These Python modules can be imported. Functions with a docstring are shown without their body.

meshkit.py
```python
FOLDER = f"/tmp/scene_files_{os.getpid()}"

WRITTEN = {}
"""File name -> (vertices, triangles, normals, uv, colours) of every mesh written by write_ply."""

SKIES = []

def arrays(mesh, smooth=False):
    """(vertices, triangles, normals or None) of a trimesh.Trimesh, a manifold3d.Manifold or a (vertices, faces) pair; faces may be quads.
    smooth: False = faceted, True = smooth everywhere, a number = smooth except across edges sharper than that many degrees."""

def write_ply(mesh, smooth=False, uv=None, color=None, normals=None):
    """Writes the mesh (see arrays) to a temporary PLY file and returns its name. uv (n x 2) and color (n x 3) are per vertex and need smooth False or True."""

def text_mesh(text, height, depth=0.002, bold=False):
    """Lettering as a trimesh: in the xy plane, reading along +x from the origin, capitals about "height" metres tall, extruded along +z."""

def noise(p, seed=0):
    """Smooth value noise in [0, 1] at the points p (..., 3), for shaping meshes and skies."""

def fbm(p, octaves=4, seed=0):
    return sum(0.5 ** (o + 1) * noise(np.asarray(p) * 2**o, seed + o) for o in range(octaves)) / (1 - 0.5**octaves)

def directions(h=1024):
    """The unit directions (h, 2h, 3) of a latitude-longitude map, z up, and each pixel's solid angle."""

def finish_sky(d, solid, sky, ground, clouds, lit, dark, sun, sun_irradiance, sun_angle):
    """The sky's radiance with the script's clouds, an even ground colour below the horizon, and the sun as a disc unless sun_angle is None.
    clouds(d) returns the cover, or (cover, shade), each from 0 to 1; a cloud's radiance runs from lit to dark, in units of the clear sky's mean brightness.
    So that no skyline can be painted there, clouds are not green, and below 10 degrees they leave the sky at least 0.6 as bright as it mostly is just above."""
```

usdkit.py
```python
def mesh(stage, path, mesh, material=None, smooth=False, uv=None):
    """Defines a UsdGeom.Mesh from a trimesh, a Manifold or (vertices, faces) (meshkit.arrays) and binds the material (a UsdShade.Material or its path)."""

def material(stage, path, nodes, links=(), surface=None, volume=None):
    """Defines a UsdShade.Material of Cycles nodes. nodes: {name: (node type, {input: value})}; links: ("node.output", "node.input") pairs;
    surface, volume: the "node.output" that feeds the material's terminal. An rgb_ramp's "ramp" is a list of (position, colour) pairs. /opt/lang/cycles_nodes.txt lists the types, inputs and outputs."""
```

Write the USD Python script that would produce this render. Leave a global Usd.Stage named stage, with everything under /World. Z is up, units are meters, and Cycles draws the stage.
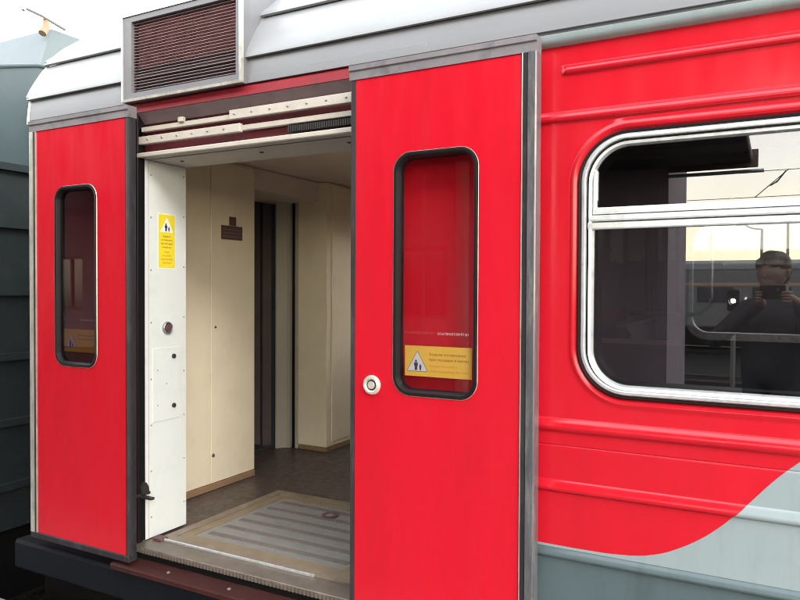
import math, random
import numpy as np, trimesh, shapely, usdkit, meshkit
import manifold3d as m3
from shapely.geometry import Polygon, box as sbox, Point
from shapely.ops import triangulate, unary_union
from pxr import Usd, UsdGeom, UsdLux, UsdShade, Gf, Sdf

stage = Usd.Stage.CreateInMemory()
UsdGeom.SetStageUpAxis(stage, UsdGeom.Tokens.z)
UsdGeom.SetStageMetersPerUnit(stage, 1.0)
UsdGeom.Xform.Define(stage, '/World')
UsdGeom.Scope.Define(stage, '/World/Looks')
random.seed(7); RNG = np.random.default_rng(7)

# ------------------------------------------------------------------ camera
CAM = np.array([0.0, -2.3, 1.5]); YAW, PITCH, ROLL = math.radians(28.3), math.radians(-0.98), math.radians(0.25)
FW = np.array([-math.sin(YAW) * math.cos(PITCH), math.cos(YAW) * math.cos(PITCH), math.sin(PITCH)])
_r = np.array([math.cos(YAW), math.sin(YAW), 0.0]); _u = np.cross(_r, FW)
RT = _r * math.cos(ROLL) + _u * math.sin(ROLL); UP = _u * math.cos(ROLL) - _r * math.sin(ROLL)
cam = UsdGeom.Camera.Define(stage, '/World/camera')
cam.CreateHorizontalApertureAttr(36.0); cam.CreateVerticalApertureAttr(27.0)
cam.CreateFocalLengthAttr(36.0 * 700 / 800)
cam.CreateClippingRangeAttr(Gf.Vec2f(0.02, 2000))
M = Gf.Matrix4d(*RT, 0, *UP, 0, *(-FW), 0, *CAM, 1)
cam.AddTransformOp().Set(M)
cam.CreateExposureAttr(0.85)

# ------------------------------------------------------------------ sky and sun
SUN_AZ, SUN_EL = math.radians(132), math.radians(30)          # rotation = atan2(x, y) towards the sun
dome = UsdLux.DomeLight.Define(stage, '/World/sky')
dome.GetPrim().SetCustomDataByKey('label', 'bright white evening overcast, cream towards the horizon')
dome.GetPrim().SetCustomDataByKey('category', 'sky'); dome.GetPrim().SetCustomDataByKey('kind', 'structure')
sky = usdkit.material(stage, '/World/Looks/sky_look', {
    'tc': ('texture_coordinate', {}),
    'sx': ('separate_xyz', {}),
    's': ('sky_texture', {'sky_type': 'single_scattering', 'sun_disc': False, 'sun_elevation': SUN_EL, 'sun_rotation': SUN_AZ, 'aerosol_density': 1.5}),
    'n': ('noise_texture', {'scale': 2.2, 'detail': 5.0, 'roughness': 0.55}),
    'nr': ('map_range', {'from_min': 0.3, 'from_max': 0.7, 'to_min': 0.72, 'to_max': 0.97}),
    'ramp': ('rgb_ramp', {'ramp': [(0.0, (42, 36.0, 22.0)), (0.06, (42, 38.0, 27.0)), (0.16, (36, 34.8, 31)), (0.3, (28, 29, 29)), (0.6, (22, 23.5, 24.5)), (1.0, (20, 21.5, 23))]}),
    'mx': ('mix', {}),
    'bg': ('background_shader', {'strength': 0.12}),
}, [('tc.generated', 'sx.vector'), ('tc.generated', 'n.vector'), ('n.fac', 'nr.value'), ('sx.z', 'ramp.fac'),
    ('nr.result', 'mx.fac'), ('s.color', 'mx.color1'), ('ramp.color', 'mx.color2'), ('mx.color', 'bg.color')], surface='bg.background')
UsdShade.MaterialBindingAPI.Apply(dome.GetPrim()).Bind(sky)
sun = UsdLux.DistantLight.Define(stage, '/World/sun')
sun.CreateNormalizeAttr(True); sun.CreateIntensityAttr(0.4); sun.CreateAngleAttr(25.0); sun.CreateColorAttr(Gf.Vec3f(1.0, 0.95, 0.88))
sd = Gf.Vec3d(math.sin(SUN_AZ) * math.cos(SUN_EL), math.cos(SUN_AZ) * math.cos(SUN_EL), math.sin(SUN_EL))
sun.AddTransformOp().Set(Gf.Matrix4d().SetRotate(Gf.Rotation(Gf.Vec3d(0, 0, 1), sd)))

# ------------------------------------------------------------------ materials
def pmat(name, color, rough=0.5, metal=0.0, spec=0.5, var=0.08, vscale=6.0, bump=0.0, bscale=60.0, rvar=0.0, coat=0.0, dirt=None, dirt_amt=0.0, dscale=9.0, stretch=(1, 1, 1)):
    """A principled look with slow colour variation, optional grime patches and a fine relief, all in object coordinates."""
    c = np.array(color, float)
    nodes = {'g': ('geometry', {}), 'mp': ('mapping', {'scale': stretch}),
             'n': ('noise_texture', {'scale': vscale, 'detail': 6.0, 'roughness': 0.6}),
             'r': ('rgb_ramp', {'ramp': [(0.25, tuple(c * (1 - var))), (0.75, tuple(np.minimum(c * (1 + var), 0.95)))]}),
             'p': ('principled_bsdf', {'roughness': rough, 'metallic': metal, 'specular_ior_level': spec, 'coat_weight': coat, 'coat_roughness': 0.08})}
    links = [('g.position', 'mp.vector'), ('mp.vector', 'n.vector'), ('n.fac', 'r.fac')]
    out = 'r.color'
    if dirt is not None:
        nodes['dn'] = ('noise_texture', {'scale': dscale, 'detail': 8.0, 'roughness': 0.72})
        nodes['dr'] = ('map_range', {'from_min': 0.5, 'from_max': 0.72, 'to_min': 0.0, 'to_max': dirt_amt})
        nodes['dm'] = ('mix', {'color2': dirt})
        links += [('mp.vector', 'dn.vector'), ('dn.fac', 'dr.value'), ('dr.result', 'dm.fac'), (out, 'dm.color1')]
        out = 'dm.color'
    links.append((out, 'p.base_color'))
    if rvar:
        nodes['rn'] = ('noise_texture', {'scale': vscale * 2.7, 'detail': 5.0})
        nodes['rr'] = ('map_range', {'from_min': 0.3, 'from_max': 0.7, 'to_min': max(rough - rvar, 0.02), 'to_max': rough + rvar})
        links += [('mp.vector', 'rn.vector'), ('rn.fac', 'rr.value'), ('rr.result', 'p.roughness')]
    if bump:
        nodes['bn'] = ('noise_texture', {'scale': bscale, 'detail': 3.0})
        nodes['b'] = ('bump', {'strength': 1.0, 'distance': bump})
        links += [('g.position', 'bn.vector'), ('bn.fac', 'b.height'), ('b.normal', 'p.normal')]
    return usdkit.material(stage, f'/World/Looks/{name}', nodes, links, surface='p.BSDF')

def pane_mat(name, f0=0.06, tint=(0.8, 0.82, 0.82), rough=0.004):
    """A thin pane: mirror share by angle on each face, the rest passes straight through."""
    return usdkit.material(stage, f'/World/Looks/{name}', {
        'lw': ('layer_weight', {'blend': 0.5}), 'pw': ('math', {'math_type': 'power', 'value2': 5.0}),
        'fr': ('math', {'math_type': 'multiply_add', 'value2': 1 - f0, 'value3': f0}),
        't': ('transparent_bsdf', {'color': tint}), 'gl': ('glossy_bsdf', {'color': (1, 1, 1), 'roughness': rough}), 'm': ('mix_closure', {})},
        [('lw.facing', 'pw.value1'), ('pw.value', 'fr.value1'), ('fr.value', 'm.fac'), ('t.BSDF', 'm.closure1'), ('gl.BSDF', 'm.closure2')], surface='m.closure')

def emis(name, color, s):
    return usdkit.material(stage, f'/World/Looks/{name}', {'e': ('emission', {'color': color, 'strength': s})}, [], surface='e.emission')

L = {
    'red': pmat('red_paint', (0.465, 0.008, 0.018), 0.20, var=0.05, vscale=2.5, bump=0.0006, bscale=7, rvar=0.07, dirt=(0.29, 0.012, 0.016), dirt_amt=0.35, dscale=4, stretch=(1.2, 1, 0.35)),
    'door_red': pmat('red_door_paint', (0.47, 0.007, 0.018), 0.23, spec=0.4, var=0.04, vscale=3, bump=0.00012, bscale=260, rvar=0.07, dirt=(0.30, 0.010, 0.014), dirt_amt=0.35, dscale=5, stretch=(1.6, 1, 0.28)),
    'light_grey': pmat('light_grey_paint', (0.228, 0.270, 0.280), 0.3, var=0.04, vscale=3, bump=0.0005, bscale=7, dirt=(0.16, 0.18, 0.17), dirt_amt=0.5, dscale=5, stretch=(1.5, 1, 0.3)),
    'mid_grey': pmat('slate_grey_paint', (0.070, 0.096, 0.105), 0.32, var=0.06, vscale=3, bump=0.0005, bscale=7, dirt=(0.045, 0.055, 0.055), dirt_amt=0.6, dscale=5, stretch=(1.5, 1, 0.3)),
    'roof': pmat('roof_grey_paint', (0.160, 0.160, 0.170), 0.34, var=0.06, vscale=2.5, rvar=0.08, dirt=(0.17, 0.165, 0.17), dirt_amt=0.35, dscale=3, stretch=(0.5, 1, 3)),
    'roof_top': pmat('sky_lit_roof_paint', (0.22, 0.222, 0.23), 0.38, var=0.05, vscale=2.5, rvar=0.08, dirt=(0.17, 0.165, 0.165), dirt_amt=0.6, dscale=3, stretch=(0.5, 1, 3)),  # same roof paint made lighter to hold the sky glare on sloping sheets
    'vent': pmat('vent_grey_paint', (0.15, 0.145, 0.155), 0.4, var=0.06, dirt=(0.11, 0.10, 0.10), dirt_amt=0.4),
    'slat': pmat('louvre_metal', (0.36, 0.25, 0.26), 0.45, var=0.12, vscale=20, metal=0.2),
    'vent_dark': pmat('vent_backing', (0.34, 0.17, 0.18), 0.8, var=0.4, vscale=14),
    'alu': pmat('bright_aluminium', (0.76, 0.77, 0.78), 0.36, metal=0.8, var=0.05, vscale=10, rvar=0.07),
    'frame_grey': pmat('door_frame_grey', (0.13, 0.125, 0.135), 0.3, metal=0.6, var=0.3, vscale=7, rvar=0.1, dirt=(0.30, 0.29, 0.28), dirt_amt=0.8, dscale=12, stretch=(2, 2, 0.35)),
    'frame_top': pmat('dull_zinc_frame', (0.18, 0.165, 0.175), 0.45, metal=0.3, var=0.14, vscale=7, dirt=(0.08, 0.072, 0.08), dirt_amt=0.8, dscale=10),
    'edge_alu': pmat('worn_aluminium_edge', (0.60, 0.58, 0.52), 0.38, metal=0.7, var=0.2, vscale=18, dirt=(0.22, 0.20, 0.18), dirt_amt=0.7, dscale=22, stretch=(1, 1, 0.3)),
    'rubber': pmat('black_rubber', (0.006, 0.0055, 0.006), 0.45, spec=0.2, var=0.2, vscale=20, bump=0.0003),
    'rubber_grey': pmat('weathered_rubber', (0.020, 0.017, 0.020), 0.55, spec=0.25, var=0.3, vscale=12, dirt=(0.07, 0.065, 0.07), dirt_amt=0.5, dscale=20, stretch=(1, 1, 0.3)),
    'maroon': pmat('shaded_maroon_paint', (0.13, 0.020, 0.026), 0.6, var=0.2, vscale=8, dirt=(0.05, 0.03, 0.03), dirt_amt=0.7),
    'shaded_red': pmat('shaded_side_red_paint', (0.24, 0.03, 0.042), 0.5, var=0.12, vscale=4, dirt=(0.08, 0.025, 0.03), dirt_amt=0.5, dscale=6, stretch=(1.4, 1, 0.4)),  # body red darkened: the shade behind the left door is in the colour
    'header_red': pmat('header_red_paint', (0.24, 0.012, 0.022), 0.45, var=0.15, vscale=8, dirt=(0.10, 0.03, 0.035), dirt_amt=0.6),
    'header_shade': pmat('shaded_header_red_paint', (0.15, 0.105, 0.11), 0.6, var=0.15, vscale=8, dirt=(0.08, 0.05, 0.055), dirt_amt=0.6),  # header red with the shadow under the beam mixed into its colour
    'rust_red': pmat('worn_red_step_paint', (0.034, 0.0065, 0.0055), 0.7, spec=0.25, var=0.25, vscale=14, dirt=(0.022, 0.014, 0.011), dirt_amt=0.85, dscale=16, bump=0.0008, bscale=120),
    'cream': pmat('rail_cream_paint', (0.44, 0.39, 0.34), 0.5, var=0.08, vscale=14, dirt=(0.32, 0.27, 0.22), dirt_amt=0.5, dscale=18),
    'white': pmat('white_panel_paint', (0.66, 0.67, 0.65), 0.4, var=0.03, vscale=5, dirt=(0.52, 0.51, 0.47), dirt_amt=0.35, dscale=6),
    'beige': pmat('beige_laminate', (0.82, 0.71, 0.53), 0.45, var=0.05, vscale=4, bump=0.0002, bscale=180, dirt=(0.66, 0.53, 0.36), dirt_amt=0.3, dscale=5),
    'beige_grey': pmat('pale_grey_door_post', (0.44, 0.40, 0.33), 0.4, var=0.06),
    'soffit': pmat('cream_soffit', (0.62, 0.57, 0.53), 0.5, var=0.06),
    'ceiling': pmat('vestibule_ceiling_laminate', (0.70, 0.59, 0.51), 0.5, var=0.08),
    'floor': pmat('brown_linoleum', (0.062, 0.042, 0.036), 0.45, var=0.18, vscale=12, dirt=(0.13, 0.10, 0.085), dirt_amt=0.5, dscale=20, rvar=0.1),
    'skirting': pmat('brown_skirting', (0.26, 0.16, 0.09), 0.5, var=0.15),
    'hatch_frame': pmat('worn_brass_hatch_frame', (0.24, 0.185, 0.135), 0.5, metal=0.2, var=0.22, vscale=14, dirt=(0.17, 0.13, 0.10), dirt_amt=0.7, dscale=18),
    'hatch_inner': pmat('yellowed_hatch_border', (0.22, 0.165, 0.105), 0.5, var=0.2, vscale=14, dirt=(0.24, 0.18, 0.12), dirt_amt=0.7, dscale=18),
    'hatch_plate': pmat('grey_hatch_plate', (0.27, 0.262, 0.25), 0.5, metal=0.25, var=0.12, vscale=18, dirt=(0.2, 0.19, 0.17), dirt_amt=0.5, dscale=24),
    'hatch_strip': pmat('brown_grip_strip', (0.16, 0.13, 0.115), 0.75, var=0.2, vscale=30, bump=0.001, bscale=400),
    'sill_alu': pmat('scuffed_sill_aluminium', (0.19, 0.155, 0.13), 0.45, metal=0.5, var=0.2, vscale=16, dirt=(0.15, 0.11, 0.09), dirt_amt=0.7, dscale=22),
    'navy': pmat('dark_navy_solebar_paint', (0.005, 0.006, 0.009), 0.6, spec=0.15, var=0.25, vscale=7, dirt=(0.01, 0.009, 0.009), dirt_amt=0.6),
    'black': pmat('black_underframe', (0.005, 0.0045, 0.0045), 0.9, spec=0.1, var=0.3),
    'dark_plate': pmat('dark_brown_plate', (0.10, 0.045, 0.05), 0.5, var=0.15),
    'yellow': pmat('yellow_vinyl', (0.60, 0.38, 0.05), 0.45, var=0.05),
    'bright_yellow': pmat('bright_yellow_vinyl', (0.80, 0.62, 0.03), 0.45, var=0.04),
    'sticker_white': pmat('white_vinyl', (0.78, 0.78, 0.74), 0.45, var=0.02),
    'sticker_grey': pmat('greyed_white_vinyl', (0.50, 0.50, 0.47), 0.45, var=0.03),
    'ink': pmat('navy_ink', (0.025, 0.03, 0.07), 0.5, var=0.05),
    'ink_brown': pmat('brown_ink', (0.20, 0.07, 0.03), 0.5, var=0.05),
    'ink_orange': pmat('orange_ink', (0.50, 0.21, 0.03), 0.5, var=0.05),
    'text_white': pmat('white_lettering', (0.62, 0.50, 0.48), 0.5, var=0.05),
    'text_red': pmat('faint_red_lettering', (0.34, 0.06, 0.06), 0.5, var=0.05),  # fainter red for the second mirrored line
    'lock_cream': pmat('cream_lock_metal', (0.66, 0.61, 0.53), 0.3, metal=0.5, var=0.06),
    'steel': pmat('dull_steel', (0.36, 0.36, 0.36), 0.35, metal=0.9, var=0.1),
    'chrome': pmat('chrome', (0.75, 0.75, 0.75), 0.14, metal=1.0, var=0.03),
    'dark_metal': pmat('dark_metal', (0.05, 0.045, 0.045), 0.4, metal=0.5, var=0.2),
    'bellows': pmat('bellows_rubber', (0.13, 0.095, 0.09), 0.6, var=0.2),
    'seat': pmat('dark_seat_vinyl', (0.020, 0.013, 0.013), 0.55, var=0.2),
    'seat_trim': pmat('brown_wood_trim', (0.26, 0.16, 0.10), 0.4, var=0.2, stretch=(1, 6, 6)),
    'inner': pmat('saloon_wall_laminate', (0.20, 0.20, 0.22), 0.5, var=0.05),
    'inner_red': pmat('saloon_red_band', (0.30, 0.02, 0.025), 0.5, var=0.05),
    'saloon_floor': pmat('saloon_linoleum', (0.10, 0.085, 0.08), 0.5, var=0.15),
    'car_grey': pmat('weathered_grey_green_paint', (0.048, 0.070, 0.077), 0.45, var=0.1, vscale=3, dirt=(0.07, 0.08, 0.08), dirt_amt=0.5),
    'car_dark': pmat('sooty_grey_green_paint', (0.010, 0.014, 0.0155), 0.5, var=0.15, vscale=3, dirt=(0.03, 0.03, 0.03), dirt_amt=0.5),
    'fairing': pmat('pale_grey_fairing_paint', (0.11, 0.135, 0.145), 0.5, var=0.05),
    'asphalt': pmat('platform_asphalt', (0.034, 0.033, 0.032), 0.85, var=0.25, vscale=5, bump=0.003, bscale=150, dirt=(0.05, 0.048, 0.046), dirt_amt=0.6),
    'concrete': pmat('concrete_edge', (0.15, 0.145, 0.14), 0.8, var=0.15, bump=0.002, bscale=80, dirt=(0.09, 0.085, 0.08), dirt_amt=0.6),
    'ballast': pmat('dark_ballast', (0.025, 0.022, 0.020), 0.9, spec=0.1, var=0.5, vscale=30, bump=0.02, bscale=25),
    'rail': pmat('rail_steel', (0.05, 0.04, 0.035), 0.6, metal=0.3, var=0.2),
    'plaster': pmat('dull_lilac_plaster', (0.155, 0.12, 0.15), 0.85, var=0.15, vscale=1.5, dirt=(0.13, 0.105, 0.125), dirt_amt=0.5),
    'wagon_brown': pmat('wagon_brown_paint', (0.06, 0.045, 0.04), 0.7, var=0.2),
    'canopy': pmat('canopy_brown_soffit', (0.085, 0.055, 0.05), 0.7, var=0.2),
    'far_wall': pmat('far_train_paint', (0.085, 0.09, 0.095), 0.5, var=0.12),
    'far_dark': pmat('far_train_windows', (0.02, 0.02, 0.025), 0.15, var=0.2),
    'far_tan': pmat('far_train_tan_stripe', (0.26, 0.17, 0.10), 0.5, var=0.1),
    'mast': pmat('galvanised_mast', (0.16, 0.16, 0.155), 0.55, metal=0.4, var=0.1),
    'jacket': pmat('dark_jacket', (0.016, 0.017, 0.022), 0.8, var=0.2, bump=0.002, bscale=60),
    'trousers': pmat('dark_trousers', (0.03, 0.03, 0.04), 0.85, var=0.2),
    'skin': pmat('skin', (0.17, 0.10, 0.075), 0.5, var=0.08),
    'hair': pmat('dark_hair', (0.03, 0.02, 0.015), 0.6, var=0.3, bump=0.004, bscale=150),
    'glass': pane_mat('window_glass', 0.105, (0.62, 0.62, 0.64)),
    'door_glass': pane_mat('door_glass', 0.045, (0.93, 0.91, 0.92)),
    'tinted_glass': pane_mat('tinted_door_glass', 0.10, (0.66, 0.60, 0.63)),
    'dimming_glass': pane_mat('dimmed_far_glass', 0.06, (0.45, 0.45, 0.46), 0.02),  # far panes tinted darker to cut the sky light coming through
    'lamp': emis('lit_white_lamp', (1.0, 0.95, 0.82), 60.0),
}

# ------------------------------------------------------------------ scene helpers
USED, LOC = {}, {}
def numbered(parent, name):
    k = (parent, name); n = USED.get(k, 0); USED[k] = n + 1
    return f'{parent}/{name}' + (f'_{n:03d}' if n else '')
def tag(prim, label=None, cat=None, group=None, kind=None):
    for k, v in (('label', label), ('category', cat), ('group', group), ('kind', kind)):
        if v: prim.SetCustomDataByKey(k, v)
    return prim
def thing(name, label, cat, loc=(0, 0, 0), group=None, kind=None):
    p = numbered('/World', name); x = UsdGeom.Xform.Define(stage, p)
    x.AddTranslateOp().Set(Gf.Vec3d(*map(float, loc))); LOC[p] = np.array(loc, float)
    tag(x.GetPrim(), label, cat, group, kind)
    return p
def group_part(name, parent, label=None):
    """A part that is only the sum of its sub-parts."""
    p = numbered(parent, name); UsdGeom.Xform.Define(stage, p)
    if label: stage.GetPrimAtPath(p).SetCustomDataByKey('label', label)
    return p
def arr(mesh):
    v, f, _ = meshkit.arrays(mesh); return np.array(v, float), np.array(f)
def obj(name, mesh, mat, parent='/World', smooth=False, label=None, **kw):
    """Defines ONE mesh given in world coordinates under a thing or a part."""
    p = numbered(parent, name); v, f = arr(mesh)
    for root, loc in LOC.items():
        if p.startswith(root + '/'): v = v - loc
    usdkit.mesh(stage, p, trimesh.Trimesh(v, f, process=False), L[mat] if isinstance(mat, str) else mat, smooth=smooth)
    pr = stage.GetPrimAtPath(p)
    if label or kw: tag(pr, label, **kw)
    return p
def cat(*ms):
    vs, fs, o = [], [], 0
    for m in ms:
        v, f = arr(m); vs.append(v); fs.append(f + o); o += len(v)
    return trimesh.Trimesh(np.vstack(vs), np.vstack(fs), process=False)

# ------------------------------------------------------------------ shapes
def bx(x0, x1, y0, y1, z0, z1, c=0.0):
    if c <= 0:
        m = trimesh.creation.box((x1 - x0, y1 - y0, z1 - z0)); m.apply_translation(((x0 + x1) / 2, (y0 + y1) / 2, (z0 + z1) / 2)); return m
    pts = []
    for X, sx in ((x0, 1), (x1, -1)):
        for Y, sy in ((y0, 1), (y1, -1)):
            for Z, sz in ((z0, 1), (z1, -1)):
                pts += [(X + sx * c, Y + sy * c, Z), (X + sx * c, Y, Z + sz * c), (X, Y + sy * c, Z + sz * c)]
    return trimesh.convex.convex_hull(np.array(pts))
def ext_y(poly, y0, y1):
    """A polygon in (x, z) extruded from y0 to y1."""
    ms = []
    for g in getattr(poly, 'geoms', [poly]):
        m = trimesh.creation.extrude_polygon(g, y1 - y0, engine='earcut'); v = m.vertices
        ms.append(trimesh.Trimesh(np.c_[v[:, 0], y0 + v[:, 2], v[:, 1]], m.faces[:, ::-1], process=False))
    return cat(*ms)
def ext_x(poly, x0, x1):
    """A polygon in (y, z) extruded from x0 to x1."""
    ms = []
    for g in getattr(poly, 'geoms', [poly]):
        m = trimesh.creation.extrude_polygon(g, x1 - x0, engine='earcut'); v = m.vertices
        ms.append(trimesh.Trimesh(np.c_[x0 + v[:, 2], v[:, 0], v[:, 1]], m.faces, process=False))
    return cat(*ms)
def ext_z(poly, z0, z1):
    m = trimesh.creation.extrude_polygon(poly, z1 - z0, engine='earcut'); m.apply_translation((0, 0, z0)); return m
def rr_pts(x0, x1, z0, z1, r, n=10):
    r = max(r, 1e-4); out = []
    for cx, cz, a0 in ((x1 - r, z0 + r, -90), (x1 - r, z1 - r, 0), (x0 + r, z1 - r, 90), (x0 + r, z0 + r, 180)):
        for k in range(n + 1):
            a = math.radians(a0 + 90 * k / n); out.append((cx + r * math.cos(a), cz + r * math.sin(a)))
    return np.array(out)
def rrect(x0, x1, z0, z1, r): return Polygon(rr_pts(x0, x1, z0, z1, r))
def loft_ring(x0, x1, z0, z1, r, prof, n=10):
    """Sweeps a closed profile of (inset, y) round a rounded rectangle: frames, gaskets, beads."""
    rings = [np.c_[p[:, 0], np.full(len(p), y), p[:, 1]] for d, y in prof for p in [rr_pts(x0 + d, x1 - d, z0 + d, z1 - d, r - d, n)]]
    k, N = len(rings), len(rings[0]); F = []
    for a in range(k):
        b = (a + 1) % k
        for i in range(N):
            j = (i + 1) % N; F += [(a * N + i, b * N + j, a * N + j), (a * N + i, b * N + i, b * N + j)]
    m = trimesh.Trimesh(np.vstack(rings), np.array(F), process=False)
    if m.volume < 0: m.invert()
    return m
def tube(pts, r, n=10):
    pts = np.array(pts, float); rs = np.broadcast_to(r, len(pts)); V, F = [], []
    t = np.gradient(pts, axis=0); t /= np.linalg.norm(t, axis=1)[:, None]
    ref = np.array([0, 0, 1.0]) if abs(t[0, 2]) < 0.9 else np.array([1.0, 0, 0])
    for i, p in enumerate(pts):
        a = np.cross(t[i], ref); a /= np.linalg.norm(a); b = np.cross(t[i], a); ref = np.cross(a, t[i])
        for k in range(n):
            w = 2 * math.pi * k / n; V.append(p + rs[i] * (a * math.cos(w) + b * math.sin(w)))
    for i in range(len(pts) - 1):
        for k in range(n):
            q = (k + 1) % n; F += [(i * n + k, i * n + q, (i + 1) * n + k), (i * n + q, (i + 1) * n + q, (i + 1) * n + k)]
    for i, s in ((0, 1), (len(pts) - 1, -1)):
        V.append(pts[i]); c = len(V) - 1
        for k in range(n):
            q = (k + 1) % n; F.append((c, i * n + q, i * n + k) if s > 0 else (c, i * n + k, i * n + q))
    m = trimesh.Trimesh(np.array(V), np.array(F), process=False)
    if m.volume < 0: m.invert()
    return m
def disc(center, axis, r, prof, n=28):
    """A lathe: prof = (radius factor, offset along axis) pairs."""
    m = trimesh.creation.revolve(np.array([(max(a, 0) * r, h) for a, h in prof]), sections=n)
    T = trimesh.geometry.align_vectors([0, 0, 1], axis); T[:3, 3] = center; m.apply_transform(T)
    if m.is_volume and m.volume < 0: m.invert()
    return m
def dome_head(center, axis, r, h): return disc(center, axis, r, [(0, -0.001), (1, -0.001), (0.95, h * 0.45), (0.7, h * 0.85), (0, h)], 10)
def text_front(s, h, x, y, z, width=None, mirror=False, depth=0.0004, bold=False):
    """Lettering that faces -y, starting at x, on the plane y."""
    m = meshkit.text_mesh(s, h, depth, bold); v = np.array(m.vertices); f = np.array(m.faces)
    k = (width / np.ptp(v[:, 0])) if width else 1.0; v[:, 0] = (v[:, 0] - v[:, 0].min()) * k
    if mirror: v[:, 0] = v[:, 0].max() - v[:, 0]; f = f[:, ::-1]
    return trimesh.Trimesh(np.c_[x + v[:, 0], y - v[:, 2], z + v[:, 1]], f, process=False)
def text_side(s, h, y, x, z, width=None, depth=0.0004, centre=None):
    """Lettering that faces +x and reads along +y."""
    m = meshkit.text_mesh(s, h, depth); v = np.array(m.vertices); f = np.array(m.faces)
    k = (width / np.ptp(v[:, 0])) if width else 1.0; v[:, 0] = (v[:, 0] - v[:, 0].min()) * k
    if centre is not None: y = centre - v[:, 0].max() / 2
    return trimesh.Trimesh(np.c_[x + v[:, 2], y + v[:, 0], z + v[:, 1]], f, process=False)
def figures(w):
    """An adult holding a child's hand as flat polygons in a unit triangle sign of width w, origin at its base centre."""
    def man(cx, h):
        head = Point(cx, h * 0.90).buffer(h * 0.105)
        body = Polygon([(cx - h * .17, h * .76), (cx + h * .17, h * .76), (cx + h * .21, h * .42), (cx + h * .13, h * .42), (cx + h * .12, 0), (cx + h * .02, 0), (cx, h * .36), (cx - h * .02, 0), (cx - h * .12, 0), (cx - h * .13, h * .42), (cx - h * .21, h * .42)])
        return unary_union([head, body.buffer(h * 0.01)])
    return man(-0.07 * w, 0.50 * w), man(0.17 * w, 0.30 * w)

# ------------------------------------------------------------------ the train carriage
X0, X1, WID = -3.42, 4.9, 3.05                      # ends along the track, width
CAR = thing('train_carriage', 'red commuter train carriage with grey roof, its sliding doors open', 'train carriage', ((X0 + X1) / 2, WID / 2, -1.1))
WIN = [(-0.572, 0.80), (1.28, 2.652), (3.12, 4.492)]
WZ0, WZ1, WR = 1.152, 2.000, 0.155
SZ0, SZ1 = 0.10, 2.315

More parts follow.
